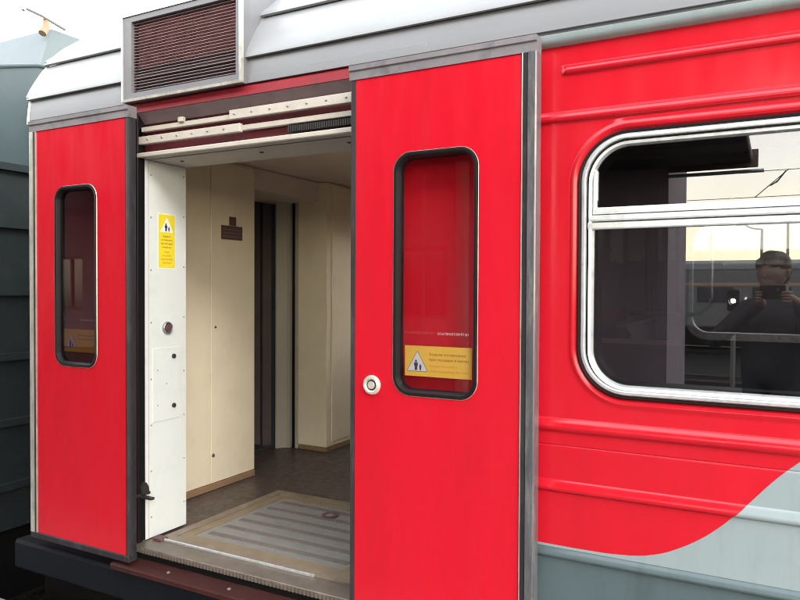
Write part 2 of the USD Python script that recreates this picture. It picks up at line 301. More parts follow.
def smooth(a, b, x):
    t = np.clip((x - a) / (b - a), 0, 1); return t * t * (3 - 2 * t)
def sd_rr(x, z, x0, x1, z0, z1, r):
    qx = np.abs(x - (x0 + x1) / 2) - (x1 - x0) / 2 + r; qz = np.abs(z - (z0 + z1) / 2) - (z1 - z0) / 2 + r
    return np.hypot(np.maximum(qx, 0), np.maximum(qz, 0)) + np.minimum(np.maximum(qx, qz), 0) - r
def rib(z, lo, hi, a, sharp=0.55):
    t = np.clip((z - lo) / (hi - lo), 0, 1); return a * np.sin(np.pi * t ** sharp) ** 0.8
def relief(x, z):
    """How far the pressed side sheet stands proud (towards the platform)."""
    d = rib(z, 1.022, 1.070, 0.016, 0.8) + rib(z, 0.822, 0.862, 0.012, 0.6) + rib(z, 0.600, 0.634, 0.016, 0.7)
    d = d + rib(z, 2.048, 2.084, 0.015, 0.75)
    e = smooth(-0.638, -0.615, x)
    d = d + rib(z, 2.203, 2.236, 0.014, 0.75) * e
    d = d - 0.0022 * np.exp(-((z - 0.9775) / 0.0022) ** 2)
    for a, b in WIN:
        s = sd_rr(x, z, a, b, WZ0, WZ1, WR)
        d = d + 0.0055 * np.exp(-((s - 0.021) / 0.010) ** 2) - 0.003 * smooth(0.012, 0.0, s)
    d = d + 0.006 * smooth(2.000, 2.014, z) * smooth(2.046, 2.03, z) * smooth(-0.5, -0.40, x)
    # long, very slight waviness of a hand-straightened steel sheet
    d = d + 0.0016 * (meshkit.fbm(np.stack([x * 1.3, z * 2.1, 0 * x], -1), 2, 3) - 0.5)
    return d
def cells(region, xs, zs):
    """A triangulated grid clipped to a polygon: (vertices in x,z ; triangles)."""
    xx0, zz0 = np.meshgrid(xs[:-1], zs[:-1]); xx1, zz1 = np.meshgrid(xs[1:], zs[1:])
    q = shapely.box(xx0.ravel(), zz0.ravel(), xx1.ravel(), zz1.ravel())
    shapely.prepare(region); inside = shapely.contains(region, q); cut = shapely.intersects(region, q) & ~inside
    a, b, c, d = (np.stack(p, 1) for p in ((xx0.ravel(), zz0.ravel()), (xx1.ravel(), zz0.ravel()), (xx1.ravel(), zz1.ravel()), (xx0.ravel(), zz1.ravel())))
    quads = np.stack([a, b, c, d], 1)[inside]
    tris = [np.concatenate([quads[:, [0, 1, 2]], quads[:, [0, 2, 3]]])]
    for g in shapely.intersection(q[cut], region):
        for p in getattr(g, 'geoms', [g]):
            if p.geom_type != 'Polygon' or p.area < 1e-9: continue
            v, f = trimesh.creation.triangulate_polygon(p, engine='earcut'); t = v[f]
            ar = (t[:, 1, 0] - t[:, 0, 0]) * (t[:, 2, 1] - t[:, 0, 1]) - (t[:, 1, 1] - t[:, 0, 1]) * (t[:, 2, 0] - t[:, 0, 0])
            t[ar < 0] = t[ar < 0][:, ::-1]; tris.append(t)
    T = np.concatenate(tris).reshape(-1, 2)
    uq, inv = np.unique(np.round(T, 6), axis=0, return_inverse=True)
    return uq, inv.reshape(-1, 3)
def sheet(name, region, mat, parent, xs, zs, y=0.0, label=None):
    """The pressed sheet with exact normals from its relief."""
    v, f = cells(region, xs, zs); x, z = v[:, 0], v[:, 1]; h = 1e-4
    d = relief(x, z); nx, nz = (relief(x + h, z) - relief(x - h, z)) / (2 * h), (relief(x, z + h) - relief(x, z - h)) / (2 * h)
    N = np.stack([-nx, -np.ones_like(nx), -nz], 1); N /= np.linalg.norm(N, axis=1)[:, None]
    P = np.stack([x, y - d, z], 1) - LOC[CAR]
    path = numbered(parent, name)
    m = usdkit.mesh(stage, path, trimesh.Trimesh(P, f, process=False), L[mat])
    from pxr import Vt
    m.CreateNormalsAttr(Vt.Vec3fArray.FromNumpy(N.astype(np.float32))); m.SetNormalsInterpolation('vertex')
    if label: m.GetPrim().SetCustomDataByKey('label', label)
    return path

DX0, DX1 = -2.63, -1.415                              # the doorway
xs = np.unique(np.round(np.concatenate([np.arange(DX1, -0.76, 0.03), np.arange(-0.76, -0.63, 0.008), np.arange(-0.63, -0.38, 0.0032), np.arange(-0.38, 0.16, 0.008), np.arange(0.16, 4.9, 0.025), [DX1, X1]]), 5))
zs = [SZ0]
while zs[-1] < SZ1 - 0.003:
    z = zs[-1]
    near = any(a - 0.01 < z < b + 0.01 for a, b in ((1.02, 1.072), (0.818, 0.866), (0.596, 0.638), (2.0, 2.09), (2.2, 2.24), (0.972, 0.983), (1.10, 1.16)))
    mid = 1.09 < z < 1.34 or 1.80 < z < 2.05
    zs.append(z + (0.0028 if near else 0.0042 if mid else 0.014))
zs = np.array(zs[:-1] + [SZ1])
full = sbox(DX1, SZ0, X1, SZ1)
holes = unary_union([rrect(a + 0.012, b - 0.012, WZ0 + 0.012, WZ1 - 0.012, WR - 0.012) for a, b in WIN])
full = full.difference(holes)
# painted swoosh: red runs out along a curve that climbs to the right
sw = np.array([(-0.71, 0.6435), (-0.60, 0.6425), (-0.496, 0.644), (-0.42, 0.649), (-0.372, 0.656), (-0.31, 0.674), (-0.254, 0.702), (-0.196, 0.740), (-0.142, 0.786), (-0.076, 0.856), (0.0, 0.945), (0.064, 1.007), (0.14, 1.066), (0.24, 1.105), (0.36, 1.123), (0.5, 1.128)])
from scipy.interpolate import PchipInterpolator
sx_ = np.linspace(-0.71, 0.5, 70); sz_ = PchipInterpolator(sw[:, 0], sw[:, 1])(sx_)
red_zone = Polygon([(DX1 - 1, 0.640), (-0.72, 0.6435)] + list(zip(sx_, sz_)) + [(X1 + 1, 1.128), (X1 + 1, 3), (DX1 - 1, 3)])
low_zone = sbox(DX1 - 1, -1, X1 + 1, 0.6345)
sheet('red_side_panel', full.intersection(red_zone), 'red', CAR, xs, zs)
sheet('light_grey_side_panel', full.difference(red_zone).difference(low_zone), 'light_grey', CAR, xs, zs, label='pale grey curved swoosh below the window')
sheet('lower_side_panel', full.intersection(low_zone), 'mid_grey', CAR, xs, zs, label='slate grey lower side with a pressed moulding')
# side behind the left door, and the return faces of the doorway
obj('red_side_panel', ext_y(sbox(X0, SZ0 + 0.12, DX0, SZ1), 0.0, 0.03), 'shaded_red', CAR, label='red side sheet behind the left door, its shade put into the colour')
obj('door_post', bx(DX0 - 0.02, DX0 + 0.012, -0.012, 0.034, 0.30, 2.302, 0.004), 'rubber', CAR)
obj('door_post', bx(DX1 - 0.035, DX1 + 0.01, -0.012, 0.30, 0.30, 2.10, 0.004), 'rubber', CAR)
obj('door_seal', bx(DX0 - 0.05, DX0 - 0.012, -0.05, -0.013, 0.28, 2.304, 0.006), 'rubber', CAR)
obj('door_seal_strip', bx(DX0 - 0.011, DX0 + 0.006, -0.034, -0.013, 0.30, 2.258, 0.003), 'maroon', CAR)

# --- roof: overlapping pressed sheets with ledges
RP = [(-0.004, 2.352), (0.0, 2.40), (0.008, 2.452), (0.011, 2.456)]
RP2 = [(-0.010, 2.458), (-0.008, 2.470), (0.012, 2.512), (0.040, 2.560), (0.072, 2.612), (0.106, 2.656)]
RP3 = [(0.088, 2.662), (0.094, 2.676), (0.135, 2.708), (0.195, 2.768), (0.30, 2.85), (0.46, 2.925), (0.72, 2.99), (1.1, 3.04), (1.525, 3.06)]
def roof_sheet(name, prof, x0, x1, mat='roof', mirror=False, parent=CAR, th=0.012, **kw):
    p = np.array(prof); t = np.gradient(p, axis=0); n = np.stack([t[:, 1], -t[:, 0]], 1); n /= np.linalg.norm(n, axis=1)[:, None]
    q = p - n * th
    if mirror: p = p * [-1, 1] + [WID, 0]; q = q * [-1, 1] + [WID, 0]
    return obj(name, ext_x(Polygon(list(map(tuple, p)) + list(map(tuple, q[::-1]))).buffer(0), x0, x1), mat, parent, smooth=32, **kw)
for mir in (False, True):
    roof_sheet('roof_side_panel', RP, X0, X1, mirror=mir)
    roof_sheet('roof_lower_sheet', RP2, X0, X1, 'roof_top', mirror=mir)
    roof_sheet('roof_upper_sheet', RP3, X0, X1, 'roof_top', mirror=mir)
# weld seams across the roof sheets every few metres
for xq in (-1.03, 0.62, 2.4):
    pr = RP2[1:] + RP3[1:6]
    obj('roof_seam', tube([(xq, y - 0.001, z) for y, z in pr], 0.004, 6), 'roof', CAR, smooth=40)
# end rim of the roof
rim = [(-0.006, 2.33)] + RP[1:] + RP2[1:] + RP3[1:]
obj('roof_end_rim', tube([(X0 + 0.004, y - 0.006, z + 0.004) for y, z in rim], 0.011, 8), 'edge_alu', CAR, smooth=40)
endp = [(0.0, 0.22), (0.012, 2.35)] + [(y + 0.012, z) for y, z in RP[2:] + RP2[2:] + RP3[2:]]
endp = endp + [(WID - y, z) for y, z in endp[::-1]]
end_poly = Polygon(endp).buffer(0)
PASS_Y = (1.20, 1.94)
obj('end_wall', ext_x(end_poly.difference(sbox(PASS_Y[0], 0.30, PASS_Y[1], 2.13)), X0 + 0.02, X0 + 0.05), 'car_grey', CAR)
obj('end_wall', ext_x(end_poly, X1 - 0.03, X1), 'car_grey', CAR)
# gutter right of the doors, and rain strips over the doorway
gp = Polygon([(-0.001, 2.300), (-0.020, 2.306), (-0.030, 2.316), (-0.032, 2.332), (-0.024, 2.336), (-0.018, 2.328), (-0.002, 2.344)])
obj('gutter', ext_x(gp, -0.74, X1), 'light_grey', CAR, smooth=40)
obj('roof_fillet', ext_x(Polygon([(0.0, 2.33), (-0.004, 2.344), (-0.004, 2.3515), (0.004, 2.3515), (0.004, 2.33)]), -0.74, X1), 'roof', CAR)
obj('rain_strip', cat(tube([(-1.945, -0.010, 2.386), (-1.13, -0.010, 2.388)], 0.0035, 6), bx(-1.134, -1.126, -0.014, 0.0, 2.358, 2.391)), 'light_grey', CAR)
obj('rain_strip', cat(tube([(-2.93, -0.010, 2.372), (-2.72, -0.010, 2.378)], 0.0035, 6), bx(-2.934, -2.926, -0.014, 0.0, 2.35, 2.375)), 'light_grey', CAR)

# --- roof vent with louvres
VX0, VX1, VZ0, VZ1, VY = -2.680, -1.966, 2.352, 2.748, -0.045
VENT = group_part('roof_vent', CAR)
fr = sbox(VX0, VZ0, VX1, VZ1).difference(sbox(VX0 + 0.062, VZ0 + 0.036, VX1 - 0.030, VZ1 - 0.036))
obj('frame', ext_y(fr, VY, VY + 0.05), 'vent', VENT)
obj('frame_lip', loft_ring(VX0, VX1, VZ0, VZ1, 0.004, [(-0.002, VY - 0.004), (0.010, VY - 0.005), (0.010, VY + 0.002), (-0.002, VY + 0.012)], 2), 'edge_alu', VENT)
ck = Polygon([(VY + 0.05, VZ0), (0.02, VZ0), (0.02, 2.46), (0.04, 2.53), (0.08, 2.61), (0.135, 2.70), (0.195, 2.765), (VY + 0.05, VZ1)])
cheek = Polygon([(VY + 0.002, VZ0 + 0.002), (0.03, VZ0 + 0.002), (0.028, 2.47), (0.046, 2.535), (0.084, 2.618), (0.14, 2.698), (0.23, 2.79), (0.40, 2.86), (0.6, 2.93), (0.6, 2.94), (0.35, 2.86), (VY + 0.002, VZ1 - 0.002)]).buffer(0)
obj('cheek', ext_x(cheek, VX1 - 0.012, VX1 - 0.001), 'roof', VENT)
obj('cheek', ext_x(cheek, VX0 + 0.001, VX0 + 0.012), 'light_grey', VENT)
obj('top_plate', ext_x(Polygon([(VY, VZ1 - 0.004), (0.35, 2.862), (0.35, 2.874), (VY, VZ1 + 0.006)]), VX0, VX1), 'roof', VENT)
obj('flange', tube([(VX1 + 0.003, y - 0.006, z) for y, z in [(0.006, 2.362), (0.008, 2.41), (0.018, 2.47), (0.037, 2.535), (0.076, 2.62), (0.13, 2.698), (0.192, 2.768), (0.3, 2.852)]], 0.008, 8), 'roof', VENT, smooth=40)
obj('backing', bx(VX0 + 0.02, VX1 - 0.02, 0.0, 0.006, VZ0 + 0.02, VZ1 - 0.02), 'vent_dark', VENT)
ns = 23; lz0, lz1 = VZ0 + 0.040, VZ1 - 0.038
for i in range(ns):
    z = lz0 + (lz1 - lz0) * (i + 0.5) / ns
    sag = random.uniform(-0.0007, 0.0007)
    poly = Polygon([(VY + 0.013, z - 0.0012 + sag), (VY + 0.030, z + 0.0060), (VY + 0.0295, z + 0.0070), (VY + 0.0125, z + 0.0006 + sag), (VY + 0.012, z - 0.0006 + sag)])
    obj('slat', ext_x(poly, VX0 + 0.060, VX1 - 0.028), 'slat', VENT)

# --- header over the doorway: red beam, recess, two slide rails with bolts
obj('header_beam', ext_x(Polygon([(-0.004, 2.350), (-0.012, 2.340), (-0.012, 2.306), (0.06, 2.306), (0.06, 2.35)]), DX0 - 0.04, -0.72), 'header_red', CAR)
obj('header_flange', ext_x(Polygon([(-0.010, 2.3045), (0.032, 2.260), (0.06, 2.260), (0.06, 2.3045)]), DX0 - 0.04, -0.72), 'header_shade', CAR, label='lower flange of the red header beam, its shadow put into the colour')
obj('header_recess', bx(DX0 - 0.03, DX1 + 0.05, 0.048, 0.06, 2.10, 2.27), 'maroon', CAR)
RAILS = group_part('door_rails', CAR)
HX1 = -0.75
for (a, b, z0, z1, y, m) in ((DX0 + 0.004, -2.055, 2.221, 2.243, 0.012, 'cream'), (-2.07, HX1, 2.216, 2.256, -0.004, 'cream'), (DX0 + 0.004, -2.01, 2.160, 2.196, -0.004, 'cream'), (-2.012, HX1, 2.168, 2.190, 0.012, 'cream')):
    obj('rail', bx(a, b, y, y + 0.02, z0, z1, 0.002), m, RAILS)
for x in np.arange(-2.04, -1.38, 0.094): obj('bolt', dome_head((x, -0.004, 2.238), (0, -1, 0), 0.0055, 0.004), 'steel', RAILS)
for x in np.arange(-2.56, -2.02, 0.092): obj('bolt', dome_head((x, -0.004, 2.180), (0, -1, 0), 0.0055, 0.004), 'steel', RAILS)
obj('bracket', bx(-2.375, -2.345, 0.0, 0.02, 2.240, 2.262, 0.002), 'cream', RAILS)
obj('bracket', bx(-2.636, -2.618, -0.002, 0.02, 2.200, 2.236, 0.002), 'cream', RAILS)
comb = [bx(x, x + 0.006, 0.0, 0.03, 2.133, 2.158) for x in np.arange(-1.76, -1.36, 0.011)]
obj('door_rack', cat(bx(-1.77, -1.36, 0.01, 0.04, 2.137, 2.15), *comb), 'dark_metal', CAR)

# --- sliding doors
LF, LB = -0.11, -0.066                                 # front and back faces of a leaf
DZ0, DZ1 = 0.252, 2.312
def make_door(x0, x1, rubber_left):
    D = group_part('sliding_door', CAR, 'open red door leaf left of the doorway' if not rubber_left else 'open red door leaf right of the doorway')
    rb, fw_ = 0.026, 0.046                             # rubber edge towards the doorway, metal edge away from it
    a, b = (x0 + rb, x1 - fw_) if rubber_left else (x0 + fw_, x1 - rb)
    top = 0.052
    w0, w1, wz0, wz1, wr = x0 + (0.186 if rubber_left else 0.190), x0 + (0.508 if rubber_left else 0.488), 1.120, 1.978, 0.066
    slab = sbox(a, DZ0 + 0.030, b, DZ1 - top).difference(rrect(w0 + 0.006, w1 - 0.006, wz0 + 0.006, wz1 - 0.006, wr))
    obj('panel', ext_y(slab, LF, LB), 'door_red', D)
    obj('top_frame', ext_x(Polygon([(LF - 0.004, DZ1 - top), (LF - 0.004, DZ1 - 0.022), (LF - 0.010, DZ1 - 0.018), (LF - 0.010, DZ1), (LB, DZ1), (LB, DZ1 - top)]), x0, x1), 'frame_top', D)
    obj('bottom_frame', bx(x0, x1, LF - 0.006, LB, DZ0, DZ0 + 0.030, 0.003), 'rubber_grey', D)
    ex0, ex1 = (x1 - fw_, x1) if rubber_left else (x0, x0 + fw_)
    s = 1 if rubber_left else -1; e0, e1 = (ex0, ex1) if rubber_left else (ex1, ex0)
    def strip(p): return ext_z(Polygon([(e0 + s * u, y) for u, y in p]).buffer(0), DZ0 + 0.03, DZ1 - top)
    obj('edge_frame', strip([(0.0, LF - 0.003), (0.016, LF - 0.003), (0.018, LF - 0.001), (0.018, LB), (0.0, LB)]), 'rubber_grey', D)
    obj('edge_frame', strip([(0.018, LF - 0.008), (0.042, LF - 0.008), (0.046, LF - 0.004), (0.046, LB), (0.018, LB)]), 'edge_alu' if not rubber_left else 'frame_grey', D)
    obj('edge_trim', strip([(-0.0035, LF - 0.005), (0.0, LF - 0.006), (0.0, LF), (-0.0035, LF)]), 'edge_alu', D)
    r0 = x0 if rubber_left else x1; t = 1 if rubber_left else -1
    rp = Polygon([(r0 + t * u, y) for u, y in [(0.026, LF + 0.002), (0.010, LF - 0.003), (0.003, LF + 0.004), (0.0, (LF + LB) / 2), (0.003, LB - 0.004), (0.010, LB), (0.026, LB)]])
    obj('edge_seal', ext_z(rp, DZ0 + 0.03, DZ1 - top), 'rubber_grey' , D, smooth=50)
    # window: gasket, thin bright bead, pane set back
    obj('gasket', loft_ring(w0, w1, wz0, wz1, wr, [(0.0, LF - 0.0015), (0.004, LF - 0.006), (0.012, LF - 0.005), (0.020, LF + 0.012), (0.022, LB - 0.008), (0.0, LB - 0.008)]), 'rubber', D, smooth=45)
    obj('bead', loft_ring(w0 - 0.0025, w1 + 0.0025, wz0 - 0.0025, wz1 + 0.0025, wr + 0.0025, [(0.0, LF - 0.0005), (0.0014, LF - 0.0030), (0.0026, LF - 0.0005)]), 'edge_alu', D, smooth=60)
    obj('pane', ext_y(rrect(w0 + 0.018, w1 - 0.018, wz0 + 0.018, wz1 - 0.018, wr - 0.015), LF + 0.014, LF + 0.018), 'door_glass' if rubber_left else 'tinted_glass', D)
    # printed notice and mirrored lettering on the pane
    sx0, sx1, sz0, sz1 = (w0 + 0.036, w1 - 0.028, 1.188, 1.296)
    y = LF + 0.0225
    obj('warning_sticker', ext_y(sbox(sx0, sz0, sx1, sz1), y - 0.0006, y), 'yellow', D)
    tw, tx, tz = 0.072, sx0 + 0.050, sz0 + 0.020
    tri = Polygon([(tx - tw / 2, tz), (tx + tw / 2, tz), (tx, tz + tw * 0.9)]).buffer(0.002)
    obj('sticker_triangle_edge', ext_y(tri.buffer(0.0016), y - 0.0010, y - 0.0007), 'ink', D)
    obj('sticker_triangle', ext_y(tri, y - 0.0014, y - 0.0010), 'sticker_grey', D)
    import shapely.affinity as af
    for p in figures(tw): obj('sticker_figure', ext_y(af.translate(p, tx, tz + 0.002), y - 0.0018, y - 0.0014), 'ink', D)
    lx = sx0 + 0.098; lw = sx1 - lx - 0.012
    for k, (s_, m_, wf) in enumerate((('Будьте осторожны', 'ink_brown', .92), ('при посадке в вагон', 'ink_brown', 1.0), ('Please be careful', 'ink_orange', .72), ('when boarding the train', 'ink_orange', 1.0))):
        obj('lettering', text_front(s_, 0.0085, lx, y - 0.0006, sz1 - 0.032 - 0.0185 * k - (0.004 if k > 1 else 0), lw * wf), m_, D)
    yb = LF + 0.0195
    obj('lettering', text_front('НЕ ПРИСЛОНЯТЬСЯ', 0.0085, (w0 + w1) / 2 + 0.006, yb, 1.337, (w1 - w0) * 0.36, True), 'text_white', D)
    obj('lettering', text_front('НЕ ПРИСЛОНЯТЬСЯ', 0.0085, w0 + 0.036, yb, 1.338, (w1 - w0) * 0.36, True), 'text_red', D)
    return D
DR = make_door(-1.392, -0.684, True)
DL = make_door(-3.262, -2.560, False)
bc = (-1.293, LF, 1.147)
obj('lock_ring', disc(bc, (0, -1, 0), 0.036, [(0, 0), (1.0, 0), (1.0, 0.004), (0.9, 0.010), (0.70, 0.012), (0.58, 0.008), (0.55, 0.004), (0, 0.004)]), 'lock_cream', DR, smooth=40)
obj('lock_groove', disc((bc[0], LF - 0.0045, bc[2]), (0, -1, 0), 0.0185, [(0, 0), (1.0, 0), (1.0, 0.0015), (0, 0.0015)]), 'dark_metal', DR)
obj('lock_core', disc((bc[0], LF - 0.006, bc[2]), (0, -1, 0), 0.0145, [(0, 0), (1.0, 0), (0.95, 0.003), (0.8, 0.004), (0.3, 0.0035), (0, 0.002)]), 'lock_cream', DR, smooth=40)

# --- saloon windows: rubber, silver outer frame, sliding upper light, double bar
for i, (a, b) in enumerate(WIN):
    W = group_part('window', CAR)
    obj('rubber_seal', loft_ring(a - 0.004, b + 0.004, WZ0 - 0.004, WZ1 + 0.004, WR + 0.004, [(0, 0.004), (0.0, -0.006), (0.005, -0.012), (0.012, -0.010), (0.014, 0.004)]), 'rubber', W, smooth=50)
    obj('outer_frame', loft_ring(a + 0.009, b - 0.009, WZ0 + 0.009, WZ1 - 0.009, WR - 0.009, [(0, 0.010), (0.0, -0.014), (0.004, -0.019), (0.012, -0.020), (0.016, -0.014), (0.017, 0.012)], 14), 'alu', W, smooth=40)
    obj('frame_groove', loft_ring(a + 0.026, b - 0.026, WZ0 + 0.026, WZ1 - 0.026, WR - 0.026, [(0, 0.012), (0, -0.008), (0.007, -0.008), (0.007, 0.012)]), 'rubber', W, smooth=40)
    obj('inner_frame', loft_ring(a + 0.032, b - 0.032, WZ0 + 0.026, WZ1 - 0.032, WR - 0.030, [(0, 0.014), (0.0, -0.010), (0.004, -0.013), (0.010, -0.012), (0.014, 0.002), (0.014, 0.016)], 14), 'alu', W, smooth=40)
    u0, u1, uz0, uz1 = a + 0.060, b - 0.060, 1.760, WZ1 - 0.056
    obj('transom', ext_x(Polygon([(0.016, 1.692), (-0.010, 1.692), (-0.014, 1.696), (-0.014, 1.712), (-0.006, 1.715), (0.016, 1.715)]), a + 0.030, b - 0.030), 'alu', W)
    obj('transom', ext_x(Polygon([(0.016, 1.7175), (-0.014, 1.7175), (-0.019, 1.722), (-0.019, 1.733), (-0.012, 1.737), (0.016, 1.737)]), a + 0.036, b - 0.036), 'alu', W)
    obj('transom', ext_x(Polygon([(0.016, 1.740), (-0.012, 1.740), (-0.015, 1.744), (-0.015, 1.757), (-0.006, 1.762), (0.016, 1.762)]), a + 0.046, b - 0.046), 'alu', W)
    obj('sash_post', bx(a + 0.046, a + 0.056, -0.010, 0.014, 1.76, WZ1 - 0.115, 0.003), 'alu', W)
    obj('upper_pane', ext_y(rrect(a + 0.040, b - 0.040, 1.735, WZ1 - 0.040, 0.11), 0.006, 0.010), 'glass', W)
    obj('lower_pane', ext_y(rrect(a + 0.040, b - 0.040, WZ0 + 0.034, 1.705, 0.012).union(rrect(a + 0.040, b - 0.040, WZ0 + 0.034, 1.60, WR - 0.034)) if False else Polygon(rr_pts(a + 0.040, b - 0.040, WZ0 + 0.034, 1.95, WR - 0.04)).intersection(sbox(a, WZ0, b, 1.70)), 0.008, 0.012), 'glass', W)
    obj('inner_skin_reveal', loft_ring(a + 0.050, b - 0.050, WZ0 + 0.040, WZ1 - 0.045, WR - 0.04, [(0, 0.018), (0, 0.085), (0.006, 0.085), (0.006, 0.018)]), 'rubber', W, smooth=40)

# --- doorway: white side panel with screws, notice, button and locks
JX = -2.62
JP = group_part('doorway_side_panel', CAR)
obj('plate', ext_z(Polygon([(JX - 0.04, 0.004), (JX - 0.014, 0.0), (JX - 0.004, 0.006), (JX + 0.001, 0.018), (JX, 0.03), (JX, 0.292), (JX - 0.012, 0.296), (JX - 0.04, 0.296)]), 0.302, 2.098), 'white', JP, smooth=35)
obj('plate_seam', bx(JX - 0.001, JX + 0.0008, 0.052, 0.055, 0.302, 2.098), 'cream', JP)
for z in (0.40, 0.62, 0.84, 1.06, 1.33, 1.58, 1.83, 2.03):
    for y in (0.068, 0.278): obj('screw', dome_head((JX, y, z + (0.02 if y > 0.1 else 0)), (1, 0, 0), 0.0045, 0.0022), 'steel', JP)
obj('access_flap', bx(JX, JX + 0.004, 0.074, 0.248, 0.852, 1.205, 0.0012), 'white', JP)
for z in (0.917, 1.160): obj('flap_lock', disc((JX + 0.004, 0.206, z), (1, 0, 0), 0.012, [(0, 0), (1, 0), (0.95, 0.006), (0.6, 0.008), (0.5, 0.004), (0, 0.004)], 18), 'dark_metal', JP, smooth=40)
for z, y in ((0.93, 0.105), (1.10, 0.105), (1.03, 0.16)): obj('screw', dome_head((JX + 0.004, y, z), (1, 0, 0), 0.0035, 0.002), 'steel', JP)
obj('button_ring', disc((JX, 0.168, 1.30), (1, 0, 0), 0.032, [(0, 0), (1, 0), (0.97, 0.008), (0.85, 0.012), (0.72, 0.010), (0.66, 0.005), (0, 0.005)]), 'steel', JP, smooth=40)
obj('button', disc((JX + 0.005, 0.168, 1.30), (1, 0, 0), 0.019, [(0, 0), (1, 0), (0.95, 0.005), (0.6, 0.007), (0, 0.0075)], 20), 'dark_plate', JP, smooth=40)
import shapely.affinity as af
obj('notice_border', bx(JX, JX + 0.0008, 0.110, 0.222, 1.588, 1.856), 'sticker_white', JP)
obj('notice', bx(JX + 0.0008, JX + 0.0013, 0.114, 0.218, 1.593, 1.851), 'bright_yellow', JP)
tw, ty, tz = 0.076, 0.166, 1.768
tri = Polygon([(ty - tw / 2, tz), (ty + tw / 2, tz), (ty, tz + tw * 0.85)]).buffer(0.003)
obj('notice_triangle', ext_x(tri, JX + 0.0013, JX + 0.0017), 'sticker_white', JP)
for p in figures(tw): obj('notice_figure', ext_x(af.translate(p, ty, tz + 0.003), JX + 0.0017, JX + 0.0021), 'ink', JP)
for k, (s_, w_) in enumerate((('Будьте', .045), ('осторожны', .068), ('при посадке', .074), ('в вагон', .055), ('Please', .03), ('be careful', .055), ('when boarding', .072), ('the train', .05))):
    obj('notice_lettering', text_side(s_, 0.0085, 0, JX + 0.0013, 1.742 - 0.0175 * k - (0.006 if k > 3 else 0), w_, centre=0.166), 'ink_brown' if k < 4 else 'ink_orange', JP)
obj('door_catch', cat(bx(JX - 0.03, JX + 0.004, -0.03, 0.062, 0.515, 0.528, 0.002), ext_x(Polygon([(0.0, 0.528), (0.045, 0.528), (0.042, 0.555), (0.028, 0.578), (0.012, 0.582), (0.0, 0.56)]), JX + 0.002, JX + 0.014), bx(JX - 0.012, JX + 0.075, 0.0, 0.022, 0.508, 0.520, 0.002)), 'dark_metal', JP)
obj('cream_post', bx(JX - 0.04, JX - 0.03, -0.006, 0.004, 0.302, 2.098), 'cream', JP)
SOF = obj('doorway_soffit', bx(JX - 0.04, DX1, 0.0, 0.300, 2.100, 2.112, 0.002), 'soffit', CAR)
obj('soffit_lip', bx(JX - 0.02, DX1, -0.012, 0.002, 2.098, 2.120, 0.004), 'cream', CAR)
for x in (-2.50, -2.02, -1.56): obj('soffit_screw', disc((x, 0.15, 2.1), (0, 0, -1), 0.010, [(0, 0), (1, 0), (0.9, 0.003), (0.4, 0.004), (0, 0.003)], 14), 'dark_metal', CAR, smooth=40)

# --- vestibule
VXR = -0.98
obj('vestibule_floor', bx(X0 + 0.05, VXR, 0.07, 3.0, 0.26, 0.292), 'floor', CAR)
obj('vestibule_ceiling', bx(X0 + 0.05, VXR, 0.30, 3.0, 2.27, 2.29), 'ceiling', CAR)
obj('vestibule_lintel', bx(JX - 0.35, VXR, 0.300, 0.312, 2.112, 2.27), 'ceiling', CAR)
obj('vestibule_wall', bx(JX - 0.40, JX - 0.04, 0.296, 0.306, 0.292, 2.27), 'beige', CAR)
obj('vestibule_wall', bx(DX1 - 0.03, VXR, 0.12, 0.14, 0.292, 2.27), 'beige', CAR)
obj('vestibule_wall', bx(VXR - 0.02, VXR, 0.09, 1.10, 0.292, 2.27), 'beige', CAR)
obj('vestibule_wall', bx(VXR - 0.02, VXR, 1.95, 2.96, 0.292, 2.27), 'beige', CAR)
obj('vestibule_wall', bx(VXR - 0.02, VXR, 1.10, 1.95, 2.12, 2.27), 'beige', CAR)
for x0_, x1_ in ((-2.62, -2.03), (-2.028, -1.44)):
    FD = group_part('far_side_door', CAR)
    obj('panel', ext_y(sbox(x0_, 0.292, x1_, 2.12).difference(rrect(x0_ + .13, x1_ - .13, 1.12, 1.98, .06)), 2.93, 2.96), 'cream', FD)
    obj('pane', ext_y(rrect(x0_ + .125, x1_ - .125, 1.115, 1.985, .06), 2.943, 2.947), 'door_glass', FD)
obj('vestibule_wall', bx(-1.44, VXR, 2.93, 2.98, 0.292, 2.27), 'beige', CAR)
obj('vestibule_wall', bx(-2.64, -1.44, 2.93, 2.98, 2.12, 2.27), 'beige', CAR)
CX = -2.94
CB = group_part('electrical_cabinet', CAR, 'beige cabinet left of the passage, with a dark plate')
obj('carcass', bx(X0 + 0.055, CX - 0.012, 0.308, PASS_Y[0] - 0.004, 0.294, 2.266, 0.002), 'beige', CB)
obj('cabinet_door', bx(CX - 0.012, CX - 0.002, 0.31, 0.806, 0.335, 2.25, 0.002), 'beige', CB)
obj('cabinet_door', bx(CX - 0.012, CX, 0.810, PASS_Y[0] - 0.002, 0.335, 2.25, 0.002), 'beige', CB)
obj('skirting', bx(CX - 0.010, CX + 0.004, 0.308, PASS_Y[0], 0.294, 0.332, 0.002), 'skirting', CB)
obj('plate', cat(bx(CX, CX + 0.004, 0.892, 1.079, 1.790, 1.874, 0.001), bx(CX, CX + 0.004, 0.962, 1.022, 1.876, 1.930, 0.001)), 'dark_plate', CB)
for k in range(3): obj('plate_line', bx(CX + 0.004, CX + 0.0045, 0.905, 1.066, 1.806 + 0.021 * k, 1.812 + 0.021 * k), 'hatch_strip', CB)
obj('keyhole', disc((CX, 0.845, 1.262), (1, 0, 0), 0.008, [(0, 0), (1, 0), (0.8, 0.004), (0, 0.004)], 12), 'dark_plate', CB)
